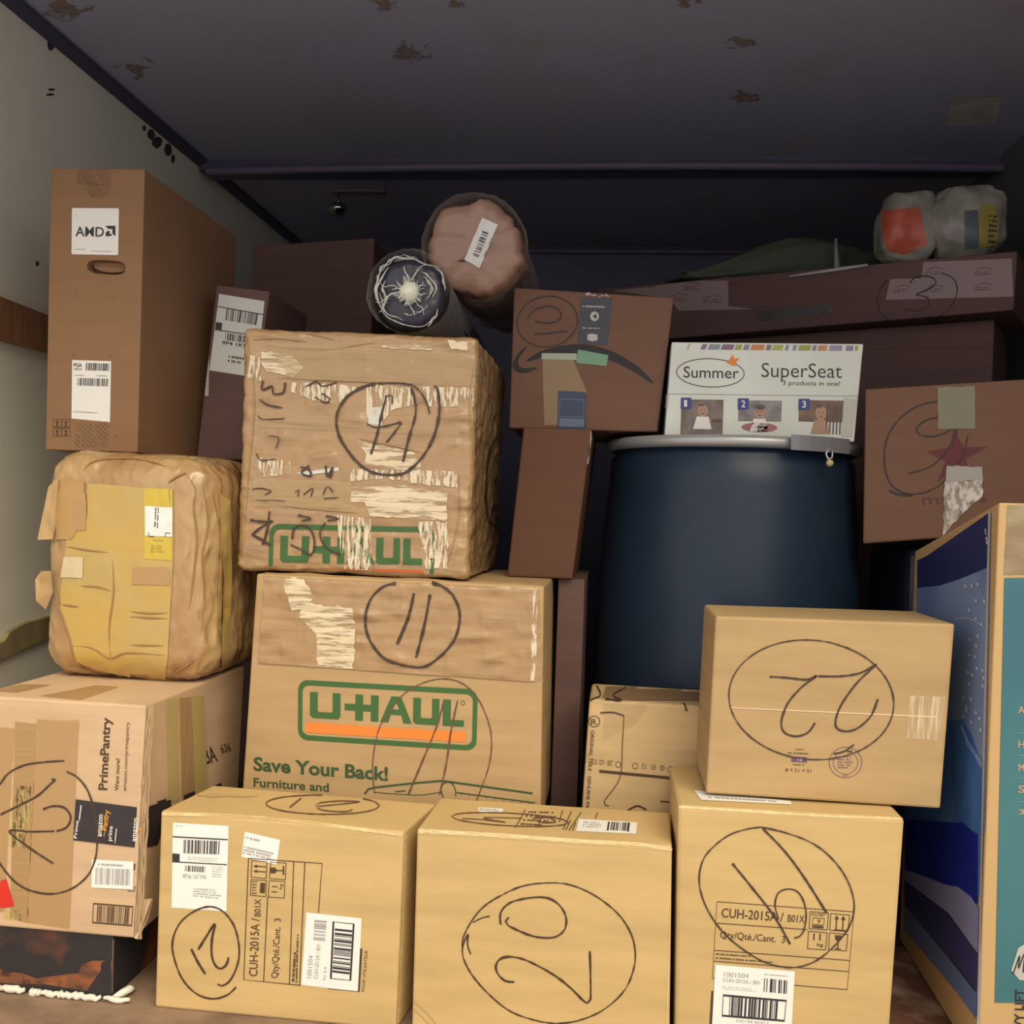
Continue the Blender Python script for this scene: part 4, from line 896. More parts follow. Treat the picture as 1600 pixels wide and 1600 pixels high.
ms = [ridge(s, pts, .0018, .001) for pts in (Z4(250, 385, 600, 400, 900, 412, 1100, 412), Z4(150, 615, 400, 635, 700, 660), Z4(200, 210, 500, 230, 800, 190), Z4(1340, 200, 1300, 500, 1310, 900, 1290, 1200), Z4(90, 150, 130, 500, 100, 900, 80, 1200), Z4(150, 1060, 400, 1090, 700, 1120), Z4(1240, 880, 1240, 1150, 1180, 1400), Z4(300, 120, 500, 160, 560, 180), Z4(120, 180, 250, 170, 420, 190), Z4(700, 715, 900, 755, 1040, 790))]
V, Fc = join(*ms); mesh('tape_folds', V, Fc, C_WR, r, True)

# --- part maker's carton behind the console cartons
r, b, P, B = carton([(921, 1092), (1300, 1116), (1300, 1500), (893, 1480)], 1.758, .165, C_PART, 'faded carton with small parts print, between the lower moving carton and the carton marked 22', zb=0.0005, bev=.006)
s = Surf([b], 40)
patch(s, W7(88, 400, 115, 325, 590, 330, 590, 400), M('folded_flap', (.25, .155, .075), .6), 'folded_tape', r, .001)
patch(s, W7(95, 405, 352, 405, 285, 500, 190, 540, 110, 590, 60, 690, 85, 500), T_CLR, 'tape_swirl', r, .001, rough=1)
ink = Ink(s, .0016)
ink.stroke(W7(135, 340, 150, 380, 110, 400, 95, 440), 2.5).stroke(W7(170, 395, 235, 400, 200, 380, 252, 345, 190, 335), 3, wob=.4).stroke(W7(150, 448, 200, 446, 245, 460), 3).stroke(W7(245, 460, 238, 580, 228, 710, 165, 805, 185, 822), 1.6).stroke(W7(485, 410, 500, 440, 490, 435), 3).stroke(W7(490, 670, 500, 690, 485, 680), 3)
ink.stroke(W7(260, 840, 300, 822, 335, 838), 3).build('handwriting', MARK, r)
ink = Ink(s)
ink.text('R', *W7(112, 496, 136, 496), 9, .01).stroke(W7(*sum([list(p) for p in oval(125, 483, 22, 22)], [])), 1.8)
ink.text('ORIGINAL TEILE · GENUINE PARTS', *W7(112, 518, 88, 870), 5.2, .02)
ink.poly(W7(52, 668, 462, 708, 462, 720, 52, 680)).poly(W7(392, 802, 452, 806, 452, 812, 392, 808)).poly(W7(50, 560, 60, 560, 50, 830, 42, 830))
for x in (82, 128, 158, 190, 222, 290, 330, 368, 402, 432):
    y = 636+(x-82)*.09
    ink.stroke(W7(*sum([list(p) for p in oval(x, y+8, 11, 12, 0, 0, 360, 8)], [])), 1.2) if x in (82, 222, 290, 432) else ink.scribble(W7(x-12, y-6, x+12, y-5, x+12, y+18, x-12, y+17), 3, x, .5, 4)
ink.build('printed_symbols', INK, r)

# --- drum
DR = M('navy_plastic', (.013, .027, .052), .38, spec=.36)
zr = aty((1140, 677), 1.94).z
cl, cr = ray((951, 720)), ray((1341, 735))
al, ar = math.atan2(cl.x, cl.y), math.atan2(cr.x, cr.y); am = (al+ar)/2; ah = (ar-al)/2
D = 2.225; Rd = D*math.sin(ah); dc = Vector((D*math.sin(am), D*math.cos(am), 0))
zr = aty((1140, 677), dc.y-Rd).z
r = empty('plastic_drum', 'large dark blue drum with a grey locking ring, centre right', 'drum', dc)
pf = [(Rd*.93, 0), (Rd*.985, .02), (Rd*1.0, .06), (Rd*1.035, .18), (Rd*1.055, .40), (Rd*1.05, .62), (Rd*1.02, .80), (Rd*.985, .90), (Rd*.975, zr-.045), (Rd*.945, zr-.035), (Rd*.945, zr-.02)]
V, Fc = lathe(pf, dc, 96); mesh('drum_body', V, Fc, DR, r, True)
V, Fc = lathe([(Rd*.95, zr-.028), (Rd*.975, zr-.02), (Rd*.96, zr-.004), (Rd*.90, zr-.004), (Rd*.88, zr-.012), (.001, zr-.012)], dc, 96, cap=False)
mesh('drum_lid', V, Fc, DR, r, True)
RING = M('galvanised_ring', (.42, .44, .44), .38, metal=.45)
pr = [(Rd*.985+.012*math.cos(a)*1.0, zr-.014+.0125*math.sin(a)) for a in [math.radians(t) for t in range(-150, 151, 25)]]
V, Fc = lathe(pr+[pr[0]], dc, 96, cap=False); ring = mesh('locking_ring', V, Fc, RING, r, True)
def onring(u, z, k=1.0):
    a = math.atan2(*[aty((u, 690), dc.y-Rd)[i] for i in (0, 1)]); d = Vector((math.sin(a), math.cos(a), 0))
    t = dc.x*d.x+dc.y*d.y; h = math.sqrt(max(0, (Rd*k)**2-(dc.x**2+dc.y**2-t*t))); p = d*(t-h); return Vector((p.x, p.y, z))
ms = []
us = [1236, 1250, 1266, 1282, 1298, 1314, 1328]
V = []; Fc = []
for u in us:
    for k, dz in ((1.045, -.028), (1.045, .002), (1.085, .002), (1.085, -.028)): V.append(onring(u, zr+dz-.002, k))
for i in range(len(us)-1):
    for j in range(4): Fc.append((i*4+j, i*4+(j+1) % 4, i*4+4+(j+1) % 4, i*4+4+j))
Fc += [(3, 2, 1, 0), tuple(len(V)-4+j for j in range(4))]
V = [v if (v-dc).length else v for v in V]
mesh('locking_lever', V, Fc, M('lever_steel', (.30, .31, .34), .4, metal=.5), r)
sp = onring(1297, zr-.03, 1.09); ms = [tube([sp+Vector((0, -.002, .008)), sp+Vector((-.008, -.004, -.004)), sp+Vector((-.004, -.004, -.014)), sp+Vector((.004, -.004, -.012)), sp+Vector((.005, -.003, .004))], .0018, 6)]
V, Fc = join(*ms); seal = mesh('seal_loop', V, Fc, M('seal_wire', (.55, .55, .6), .3, metal=.6), r, True)
V, Fc = lathe([(.001, -.007), (.006, -.005), (.0075, 0), (.006, .005), (.001, .007)], sp+Vector((0, -.004, -.022)), 16, (0, 1, 0)); mesh('seal_bead', V, Fc, M('seal_brass', (.5, .42, .2), .4), seal, True)

# --- white baby seat carton on the drum
wq = W3(82, 95, 908, 103, 868, 540, 50, 505)
CW = M('white_board', (.68, .72, .66), .45, var=((.62, .66, .60), (1, 1, 1), 6, .4, .6))
r, b, P, B = carton(wq, 2.03, .27, CW, 'white printed infant seat carton lying on the drum lid', zb=zr-.003, bev=.002)
s = Surf([b], 80)
cols = [(.25, .22, .36), (.36, .40, .09), (.20, .17, .25), (.24, .27, .32), (.21, .14, .2), (.33, .36, .10), (.26, .22, .35), (.55, .22, .08), (.17, .20, .16), (.38, .42, .10), (.25, .23, .36), (.26, .28, .34), (.30, .33, .08), (.24, .2, .34), (.5, .24, .12), (.3, .27, .4)]
xs = [72, 100, 146, 152, 205, 226, 236, 285, 292, 345, 352, 380, 388, 412, 420, 478, 486, 508, 514, 560, 570, 584, 602, 618, 628, 680, 688, 705, 712, 752, 762, 818, 834, 866, 874, 908]
H = homog(W3(84, 103, 906, 111, 904, 134, 72, 126))
strip = {}
for i in range(0, len(xs)-1, 2):
    a, bb = (xs[i]-72)/836, (xs[i+1]-72)/836; strip.setdefault(i//2 % 16, Ink(s)).poly([H(a, 0), H(bb, 0), H(bb, 1), H(a, 1)])
for k, inkk in strip.items(): inkk.build('colour_block', M('block_colour_%d' % k, cols[k], .5), r)
ink = Ink(s)
ink.stroke(W3(*sum([list(p) for p in oval(248, 228, 146, 61, 2, 0, 360, 30)], [])), 1.6).text('Summer', *W3(132, 248, 370, 252), 17, .004).text('SuperSeat', *W3(468, 246, 814, 250), 22, -.004)
ink.build('printed_lettering', LBLK, r)
Ink(s).text('3 products in one!', *W3(560, 280, 806, 284), 7, .0).build('printed_tagline', INK, r)
Ink(s, .001).poly(W3(318, 186, 330, 170, 345, 148, 350, 168, 374, 162, 360, 182, 352, 200, 336, 192)).build('orange_bird', ORNG, r, label='small orange butterfly mark')
Ink(s, .0008).stroke(W3(60, 318, 480, 324, 885, 328), 1.2).build('lid_seam', LGRY, r)
SK = M('skin_print', (.40, .25, .17), .5); PINK = M('pink_print', (.38, .12, .14), .5); DKP = M('picture_dark', (.10, .07, .06), .5)
for q, bgc, kind in [(W3(124, 342, 305, 344, 300, 505, 118, 500), (.22, .17, .15), 0), (W3(370, 346, 556, 348, 550, 520, 366, 514), (.28, .25, .26), 1), (W3(630, 345, 824, 348, 816, 530, 626, 524), (.22, .14, .09), 2)]:
    ph = patch(s, q, M('picture_%d' % kind, bgc, .5, var=(tuple(c*.6 for c in bgc), (1, 1, 1), 30, .4, .6)), 'printed_picture', r, .0008, 2, label='small printed photo of an infant in a seat')
    Hq = homog(q); I1 = Ink(s, .0013); I2 = Ink(s, .0013); I3 = Ink(s, .0013); I4 = Ink(s, .0016)
    def E(x, y, rx, ry): return [Hq(x+rx*math.cos(a), y+ry*math.sin(a)) for a in [t*math.pi/8 for t in range(16)]]
    cx = (.52, .5, .5)[kind]
    I1.poly(E(cx, .30, .13, .17)); I4.poly(E(cx, .17, .12, .07)) if kind == 1 else I4.poly(E(cx-.05, .15, .08, .03))
    I4.poly(E(cx-.05, .28, .015, .015)).poly(E(cx+.05, .28, .015, .015)).poly(E(cx, .38, .04, .012))
    I2.poly([Hq(cx-.22, .8), Hq(cx-.14, .46), Hq(cx+.14, .46), Hq(cx+.22, .8)])
    if kind == 1: I3.poly(E(.5, .68, .42, .12))
    elif kind == 2:
        for k in range(5): I3.poly([Hq(.62+k*.075, .1), Hq(.65+k*.075, .1), Hq(.65+k*.075, .8), Hq(.62+k*.075, .8)])
    else: I3.poly([Hq(.75, .52), Hq(.98, .52), Hq(.98, .62), Hq(.75, .62)])
    I2.build('infant_clothes', WHITE if kind != 2 else SK, ph); I3.build('seat_print', PINK if kind == 1 else DKP, ph); I1.build('infant_face', SK, ph); I4.build('face_print', DKP, ph)
for t, q in (('1', W3(121, 335, 166, 335, 165, 384, 120, 384)), ('2', W3(366, 338, 414, 338, 413, 386, 366, 386)), ('3', W3(628, 340, 676, 340, 675, 388, 627, 388))):
    sq = Ink(s, .0018).poly(q).build('number_square', M('blue_square', (.04, .05, .22), .5), r)
    cx = sum(p[0] for p in q)/4; cy = sum(p[1] for p in q)/4
    Ink(s, .0024).text(t, (cx-3, cy+5), (cx+3 if t != '1' else cx+1.5, cy+5), 10, .02).build('number_digit', WHITE, sq)
patch(s, W3(822, 335, 878, 338, 860, 505, 812, 500), M('glossy_tape', (.58, .58, .52), .15, alpha=.7, bump=[('ridge', (1, 1, 1), 30, .5, .004)]), 'clear_tape', r, .0024)
patch(s, W3(44, 320, 72, 322, 66, 380, 40, 378), M('glossy_tape_b', (.58, .58, .52), .15, alpha=.7), 'clear_tape', r, .0024)

# --- upside-down arrow carton (9) and tall slim carton below
zH = .999
r, b, P, B = carton([(818, 664), (925, 672), (894, 915), (792, 905)], 1.95, .38, C_SLIM, 'slim upright brown carton between taped moving carton and drum', zb=zI+.001, zt=1.003)
s = Surf([b])
Ink(s, .002).stroke([(815, 672), (812, 690), (806, 720)], 1.6).stroke([(923, 668), (921, 700), (917, 725)], 1.5).stroke([(830, 660), (838, 652), (848, 660)], 1.2).build('film_crease', WFOLD, r)
x0 = -.116
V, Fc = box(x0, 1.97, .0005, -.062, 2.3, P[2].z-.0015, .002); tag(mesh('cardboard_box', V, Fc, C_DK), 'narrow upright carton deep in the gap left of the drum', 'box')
qM = [(803, 449), (1053, 465), (1027, 690), (795, 676)]
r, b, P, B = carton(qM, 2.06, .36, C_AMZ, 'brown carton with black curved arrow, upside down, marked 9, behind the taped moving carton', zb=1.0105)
M_x = P; zM = max(P[0].z, P[1].z); s = Surf([b], 60)
tp = patch(s, W1(1118, 558, 1273, 562, 1245, 832, 1095, 822), M('blue_black_tape', (.03, .035, .05), .35), 'branded_tape', r, .0008, label='dark printed tape strip running down from the top edge')
ink = Ink(s, .0014); ink.text('prime', *W1(1258, 568, 1135, 562), 9, .02).scribble(W1(1122, 630, 1240, 634, 1240, 646, 1122, 642), 1, 4, .7, 16).scribble(W1(1120, 740, 1230, 744, 1230, 752, 1120, 748), 1, 5, .7, 18)
ink.poly(W1(*sum([list(p) for p in oval(1181, 686, 22, 24, 0, 0, 337, 15)], []))).poly(W1(1145, 778, 1165, 772, 1195, 778, 1196, 805, 1170, 812, 1145, 804))
ink.build('tape_lettering', M('tape_print_pale', (.5, .5, .48), .6), tp)
Ink(s, .002).poly(W1(1172, 686, 1190, 672, 1190, 702)).build('tape_mark', LBLK, tp)
ink = Ink(s); top = spline(W1(838, 908, 900, 866, 1000, 836, 1120, 826, 1240, 850, 1350, 905, 1430, 965, 1478, 1022), 6); bot = spline(W1(1466, 1020, 1380, 965, 1280, 915, 1180, 885, 1080, 875, 980, 880, 900, 896, 848, 914), 6)
ink.poly(top+bot); a1 = spline(W1(838, 836, 800, 870, 775, 915, 780, 955, 830, 970, 900, 945), 5); a2 = spline(W1(890, 940, 830, 945, 800, 930, 800, 900, 838, 845), 5); ink.poly(a1+a2)
ink.build('curved_arrow', M('arrow_print', (.016, .013, .016), .6), r, label='black curved arrow print, upside down')
patch(s, W1(918, 870, 1092, 872, 1092, 905, 915, 900), T_GRN, 'tape_piece', r, .0014); patch(s, W1(1098, 852, 1250, 880, 1240, 935, 1090, 920), M('green_tape', (.16, .33, .2), .3), 'green_tape', r, .0016)
patch(s, W1(920, 900, 1075, 905, 1140, 1060, 1130, 1230, 930, 1230), T_CLR, 'clear_tape', r, .0012)
ph = patch(s, W1(1000, 1058, 1138, 1066, 1136, 1250, 995, 1245), M('blue_sticker', (.025, .045, .10), .35), 'blue_sticker', r, .0022, label='small dark blue sticker with a grey panel')
Ink(s, .0028).frame(W1(1008, 1100, 1128, 1104, 1126, 1190, 1006, 1188), 1.5).poly(W1(1005, 1195, 1130, 1200, 1128, 1240, 1003, 1238)).build('sticker_panel', M('steel_blue_print', (.12, .16, .24), .4), ph)
ink = Ink(s, .0014)
ink.stroke(W1(*sum([list(p) for p in oval(945, 712, 152, 126, -10, 0, 360, 24)], [])), 2.4, wob=.4).stroke(W1(848, 694, 880, 655, 940, 636, 990, 645, 1014, 678, 1000, 706, 950, 720, 884, 710), 2.8, wob=.4).stroke(W1(878, 776, 950, 770, 1046, 760), 3.2, wob=.3)
ink.build('handwritten_number', MARKD, r)

# --- long dark carton (3) at the back and the big one it lies on
yN, yawN = 2.93, math.radians(29)
r, b, P, B = carton([(930, 452), (1590, 392), (1583, 501), (920, 540)], yN, .30, C_DK, 'long dark carton lying high at the back, marked 3, with tape patches', yaw=yawN, zb=1.345)
s = Surf([b], 60); zN = P; P_N3 = P[3]
TPN = M('grey_printed_tape', (.30, .22, .215), .5)
t1 = patch(s, W2(215, 372, 265, 352, 350, 362, 598, 352, 604, 478, 330, 484, 300, 440, 90, 410), TPN, 'fragile_tape', r, .001, label='pinkish grey printed tape at the left')
t2 = patch(s, W2(1230, 305, 1555, 292, 1560, 432, 1092, 444, 1108, 368, 1222, 364), TPN, 'fragile_tape', r, .001, label='grey printed tape under the number')
for tt, L_ in ((t1, [(200, 392), (350, 400), (510, 385), (420, 448), (300, 440)]), (t2, [(1240, 345), (1420, 345), (1120, 410), (1240, 408), (1420, 402)])):
    ink = Ink(s, .0016)
    for x, y in L_: ink.scribble(W2(x, y-6, x+70, y-8, x+70, y+8, x, y+10), 2, x, .5, 7).stroke(W2(x+5, y-10, x+35, y-20, x+65, y-12), 1.3)
    ink.build('tape_print', M('tape_print_red', (.13, .06, .06), .6), tt)
ink = Ink(s, .002); ink.stroke(W2(1100, 370, 1065, 420, 1068, 480, 1110, 525, 1180, 542, 1260, 520, 1330, 470, 1355, 410, 1340, 365, 1295, 345), 2.4, wob=.3).stroke(W2(1180, 385, 1200, 362, 1250, 358, 1278, 378, 1250, 405, 1205, 425, 1245, 435, 1250, 465, 1215, 482, 1160, 480), 2.8, wob=.3)
ink.build('handwritten_number', MARKD, r)
patch(s, W2(610, 488, 900, 455, 895, 490, 620, 525), T_BLK, 'dark_tape', r, .001)
def on_top(pts, y0, y1, rad): pass
a, bb = onplane((1232, 433), P[3], yawN)+Vector((0, -.006, 0)), onplane((1355, 415), P[3], yawN)+Vector((0, -.006, 0))
V, Fc = tube([a, a.lerp(bb, .3), a.lerp(bb, .7), bb], [.002, .004, .005, .003], 6); tag(mesh('white_strip', V, Fc, M('strip_white', (.45, .43, .42), .5)), 'thin pale strip along the top of the long dark carton', 'strip')
# big carton beneath
pz = min(P[2].z, P[3].z)
oo = carton([(1062, 545), (1553, 520), (1549, 640), (1060, 660)], 2.84, .26, C_DK, 'big dark carton at the back under the long one, behind the star carton', zb=.0005, zt=pz-.002, yaw=yawN-.03)
Ink(Surf([oo[1]]), .001).stroke([(1062, 548), (1300, 546), (1540, 543)], 1.2).build('flap_seam', M('seam_dark', (.08, .05, .045), .7), oo[0])

# --- star carton at right
zP = aty((1348, 850), 2.0).z
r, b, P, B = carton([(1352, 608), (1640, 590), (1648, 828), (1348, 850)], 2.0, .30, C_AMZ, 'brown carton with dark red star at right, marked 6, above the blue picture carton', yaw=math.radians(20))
s = Surf([b], 60)
ink = Ink(s)
pts = W3(1296, 470, 1340, 550, 1445, 545, 1350, 598, 1372, 690, 1310, 640, 1225, 700, 1262, 610, 1180, 566, 1282, 550)
c0 = W3(1312, 590)[0]; k = len(ink.V); ink.V += [c0]+pts; ink.F += [[k, k+1+i, k+1+(i+1) % 10] for i in range(10)]
ink.build('star', MAROON, r, label='dark red five-pointed star')
Ink(s).text("macy's", *W3(1162, 798, 1440, 784), 13*1.3).build('printed_lettering', M('store_print', (.09, .035, .035), .6), r)
ink = Ink(s, .0014); ink.stroke(W3(1355, 460, 1350, 400, 1300, 362, 1230, 352, 1140, 372, 1060, 430, 1010, 510, 998, 600, 1012, 680, 1050, 730, 1110, 750, 1180, 740, 1250, 700, 1330, 600, 1358, 500), 2.6, wob=.4).stroke(W3(1020, 735, 1060, 752, 1120, 756), 4)
ink.stroke(W3(1290, 430, 1250, 420, 1190, 428, 1145, 455, 1140, 485, 1180, 502, 1240, 495, 1290, 465, 1296, 430, 1310, 480, 1270, 560, 1200, 630, 1100, 662), 2.8, wob=.4)
ink.build('handwritten_number', MARKD, r)
patch(s, W3(1228, 290, 1388, 286, 1390, 468, 1230, 470), M('clear_tape_greenish', (.30, .30, .20), .2, alpha=.65, bump=[('ridge', (3, 1, 1), 26, .7, .004)]), 'clear_tape', r, .0018, rough=1)
patch(s, W3(1268, 628, 1420, 634, 1424, 690, 1262, 698), M('pale_foil_tape', (.36, .35, .31), .3, bump=[('noise', (1, 1, 1), 60, .5, .003)]), 'pale_tape', r, .0024, rough=1)
patch(s, W3(1258, 696, 1422, 690, 1420, 760, 1340, 830, 1250, 930), T_SILV, 'crinkled_tape', r, .002, rough=2, label='silvery crinkled tape hanging down')
# support under it: dark container in the shadow
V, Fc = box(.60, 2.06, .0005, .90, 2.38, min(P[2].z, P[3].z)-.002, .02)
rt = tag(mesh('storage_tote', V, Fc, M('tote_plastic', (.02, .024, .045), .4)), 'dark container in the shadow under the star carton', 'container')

# --- big blue picture carton at far right
FB = [aty(p, 1.5) for p in ((1561, 785), (1740, 778), (1740, 1700), (1546, 1600))]
xl = FB[0].x; FB[3] = Vector((FB[0].x-.004, 1.5, .031)); FB[1] = Vector((XR-.06, 1.5, FB[0].z+.004)); FB[2] = Vector((XR-.06, 1.5, .001+.03)); 
bk = 1.93
BB = [Vector((xl+.01, bk, atx((1438, 862), xl+.01).z)), Vector((XR-.06, bk, FB[1].z-.08)), Vector((XR-.06, bk, .031)), Vector((xl+.006, bk, .031))]
r = empty('picture_carton', 'tall printed carton at far right, blue picture on its side and teal front', 'box', ((FB[2].x+FB[3].x)/2, 1.7, .031))
CB = M('kraft_edge', (.56, .37, .165), .6); V, Fc = hexa(FB+BB, .003); b = mesh('carton_body', V, Fc, CB, r); s = Surf([b], 9)
SIDE = [M('sky_blue_print', (.17, .25, .47), .3, var=((.24, .33, .52), (1, 1, 1), 6, .4, .6)), M('navy_band', (.03, .035, .13), .3), M('mid_blue_print', (.06, .16, .46), .3, var=((.09, .22, .52), (1, 3, 1), 8, .4, .6)), M('deep_blue_print', (.015, .025, .28), .3, var=((.02, .04, .38), (1, 1, 1), 10, .4, .6)), M('lilac_print', (.30, .32, .55), .3), M('slate_print', (.045, .05, .17), .3), M('steel_print', (.13, .2, .42), .3)]
e = 1552
Ink(s, .0012).poly([(1548, 800), (1548, 885), (1530, 893), (1500, 905), (1470, 915), (1430, 919), (1380, 930), (1380, 902), (1450, 868)]).build('navy_band', SIDE[1], r)
Ink(s, .0010).poly([(1548, 885), (1530, 893), (1500, 905), (1470, 915), (1430, 919), (1380, 930), (1370, 1300), (1540, 1300)]).build('sky_picture', SIDE[0], r)
Ink(s, .0014).poly([(1505, 1125), (1520, 1150), (1536, 1195), (1532, 1400), (1370, 1350), (1370, 1125)]).build('water_picture', SIDE[2], r)
Ink(s, .0018).poly([(1370, 1278), (1500, 1286), (1505, 1284), (1520, 1298), (1530, 1304), (1529, 1412), (1370, 1400), (1370, 1280)]).build('deep_water_picture', SIDE[3], r)
Ink(s, .0022).poly([(1370, 1350), (1484, 1384), (1498, 1385), (1520, 1402), (1531, 1420), (1530, 1490), (1500, 1450), (1484, 1428), (1370, 1340)]).build('lilac_picture', SIDE[4], r)
Ink(s, .0020).poly([(1370, 1340), (1484, 1428), (1500, 1450), (1530, 1490), (1529, 1552), (1490, 1505), (1370, 1360)]).build('slate_picture', SIDE[5], r)
Ink(s, .0020).poly([(1370, 1360), (1486, 1500), (1529, 1552), (1527, 1592), (1492, 1545), (1370, 1400)]).build('steel_picture', SIDE[6], r)
Ink(s, .0028).stroke([(1440, 1395), (1484, 1428), (1530, 1492)], 2, False).stroke([(1486, 1497), (1526, 1548)], 1.4, False).build('dark_line', LBLK, r)
ink = Ink(s, .0026); rnd = random.Random(12)
for (x, y) in [(235, 520), (270, 520), (300, 510), (290, 596), (334, 600), (255, 645), (290, 690), (255, 800), (300, 780), (290, 830), (255, 880), (285, 890), (320, 720), (245, 970), (270, 985), (295, 950), (325, 960), (330, 1000), (255, 1030), (225, 1100), (265, 1110), (240, 1170), (290, 1180), (225, 1200), (265, 1230), (310, 1210), (240, 1150), (325, 1040), (315, 1270)]:
    ink.poly(Z8(x-7, y-4-rnd.random()*8, x+2, y-12, x+9, y-3, x+6+rnd.random()*5, y+10, x-3, y+6))
ink.stroke(Z8(180, 690, 260, 690, 335, 735), 2).build('white_sparkles', M('pale_sparkle', (.50, .56, .68), .4), r)
ink = Ink(s, .0026); ink.stroke(Z8(215, 1245, 250, 1330, 315, 1430, 320, 1460, 290, 1400, 240, 1330), 5).build('wave_highlight', M('wave_pale', (.24, .40, .66), .4), r)
ink = Ink(s, .0026); ink.scribble(Z8(345, 222, 356, 310, 346, 312, 336, 222), 1, 3, .7, 6).build('side_small_print', WHITE, r)
Ink(s, .0018).poly([(1546, 800), (1550, 800), (1538, 1300), (1531, 1600), (1528, 1600), (1535, 1290)]).build('worn_edge', M('worn_lilac_edge', (.45, .42, .45), .6), r)
TEAL = M('teal_print', (.055, .19, .215), .4, var=((.04, .15, .185), (1, 1, 1), 3, .4, .6))
fr = patch(s, [(1569, 903), (1645, 902), (1638, 1566), (1554, 1566)], TEAL, 'teal_panel', r, .0012, label='teal printed front panel')
ink = Ink(s, .002)
for t, y in (('A', 1114), ('H', 1168), ('M', 1204), ('S', 1238), ('3', 1272)): ink.text(t, (1590+(.0), y), (1600, y), 11 if t != '3' else 8, .02)
ink.build('panel_letters', M('tan_print', (.45, .33, .2), .5), fr)
ink = Ink(s, .002)
for y in (1145, 1180, 1215, 1252): ink.stroke([(1589, y), (1640, y)], 1.2, False)
ink.build('panel_lines', M('teal_line', (.16, .32, .33), .5), fr)
patch(s, [(1575, 775), (1645, 772), (1645, 898), (1568, 898)], M('taped_kraft', (.36, .29, .17), .3, var=((.28, .20, .11), (1, 1, 3), 14, .4, .6), bump=[('ridge', (1, 1, 1), 20, .5, .004)]), 'tape_cap', r, .0008, rough=1)
lbq = patch(s, [(1590, 1480), (1600, 1474), (1640, 1474), (1640, 1535), (1592, 1530), (1579, 1515)], M('torn_sticker', (.5, .5, .46), .5), 'torn_sticker', r, .0024)
ink = Ink(s, .003); ink.stroke([(1582, 1520), (1592, 1492), (1590, 1512), (1600, 1488), (1598, 1518), (1612, 1490)], 2.4).build('sticker_scrawl', LBLK, lbq)
ink = Ink(s, .002); ink.text('HEAVY LIFT', (1598, 1640), (1600, 1545), 14, .02).build('front_lettering', LBLK, r)
hatch(s, [(1570, 773), (1640, 770), (1640, 784), (1568, 785)], 14, 'white_hatching', r, WHITE, 1.8, .3)

# --- wrapped roll ends on top of the centre stack
def rollobj(label, px, y, rad, L, mat, endmat, ax, wrap=None, amp=.004, seed=0):
    c = aty(px, y); ax = Vector(ax).normalized(); t = Vector((1, 0, 0)); t = (t-ax*ax.dot(t)).normalized(); u = ax.cross(t)
    r = empty('wrapped_roll', label, 'roll', (c.x, c.y+L/2, c.z-rad)); V = []; Fc = []; n = 72; prof = [(0.001, 0), (.25, -.001), (.5, .0), (.75, .001), (.90, .004), (.97, .012), (1, .03)]+[(1.0, .03+(L-.03)*i/16) for i in range(1, 17)]+[(.9, L+.004), (.001, L+.005)]
    for k, h in prof:
        for i in range(n):
            a = 2*math.pi*i/n; nz = amp*(noise.noise(Vector((math.cos(a)*2.2, math.sin(a)*2.2, h*6+seed)))+.5*noise.noise(Vector((math.cos(a)*7, math.sin(a)*7, h*9+seed))))
            rr_ = rad*k+nz*2*k; V.append(c+ax*(h+(noise.noise(Vector((math.cos(a)*k*4, math.sin(a)*k*4, seed)))*amp if k < 1 else 0))+(t*math.cos(a)+u*math.sin(a))*rr_)
    for j in range(len(prof)-1):
        for i in range(n): Fc.append((j*n+i, j*n+(i+1) % n, (j+1)*n+(i+1) % n, (j+1)*n+i))
    b = mesh('roll_body', V, Fc, mat, r, True)
    return r, b, c, t, u, ax
AX = (-.03, 1, .09)
KR = M('kraft_wrapped_roll', (.36, .215, .15), .24, bump=[('ridge', (1, 3, 1), 11, .6, .008), ('noise', (1, 1, 5), 16, .3, .004)])
r, b, c, t, u, ax = rollobj('brown paper wrapped roll end with white barcode tag, upper centre', (741, 386), 1.99, .100, .75, KR, KR, AX, amp=.007, seed=2)
s = Surf([b], 10)
lb = patch(s, W1(620, 193, 697, 228, 607, 446, 530, 402), PAPER, 'barcode_tag', r, .003, 10)
Ink(s, .0045).bars(W1(622, 262, 650, 274, 602, 392, 576, 380), 12, 5, horiz=True).build('barcode', LBLK, lb)
Ink(s, .0045).scribble(W1(670, 285, 680, 290, 625, 412, 615, 408), 2, 5, .5, 3, 0).build('small_print', LGRY, lb)
Ink(s, .003).poly(W1(495, 408, 540, 398, 536, 412, 510, 410)).build('dark_tear', LBLK, r)
# loose film around it: outer wavy sleeve
def sleeve(c, t, u, ax, rad, L, amp, seed, flare, name, parent, mat, y0=-.01):
    V = []; Fc = []; n = 90; m = 14
    for j in range(m+1):
        h = y0+(L-y0)*j/m; f = flare*math.exp(-j*.9)
        for i in range(n):
            a = 2*math.pi*i/n; w_ = 1+noise.noise(Vector((math.cos(a)*1.6, math.sin(a)*1.6, seed+j*.15)))*.18*(f/.02 if flare else 1)*.35
            V.append(c+ax*h+(t*math.cos(a)+u*math.sin(a))*((rad+f)*w_+amp*noise.noise(Vector((math.cos(a)*9, math.sin(a)*9, j*.5+seed)))))
    for j in range(m):
        for i in range(n): Fc.append((j*n+i, j*n+(i+1) % n, (j+1)*n+(i+1) % n, (j+1)*n+i))
    return mesh(name, V, Fc, mat, parent, True)
sleeve(c, t, u, ax, .102, .75, .003, 4, .009, 'plastic_sleeve', r, FILMW)
BK = M('black_rolled_fabric', (.03, .032, .05), .35, bump=[('ridge', (1, 1, 1), 10, .5, .006)])
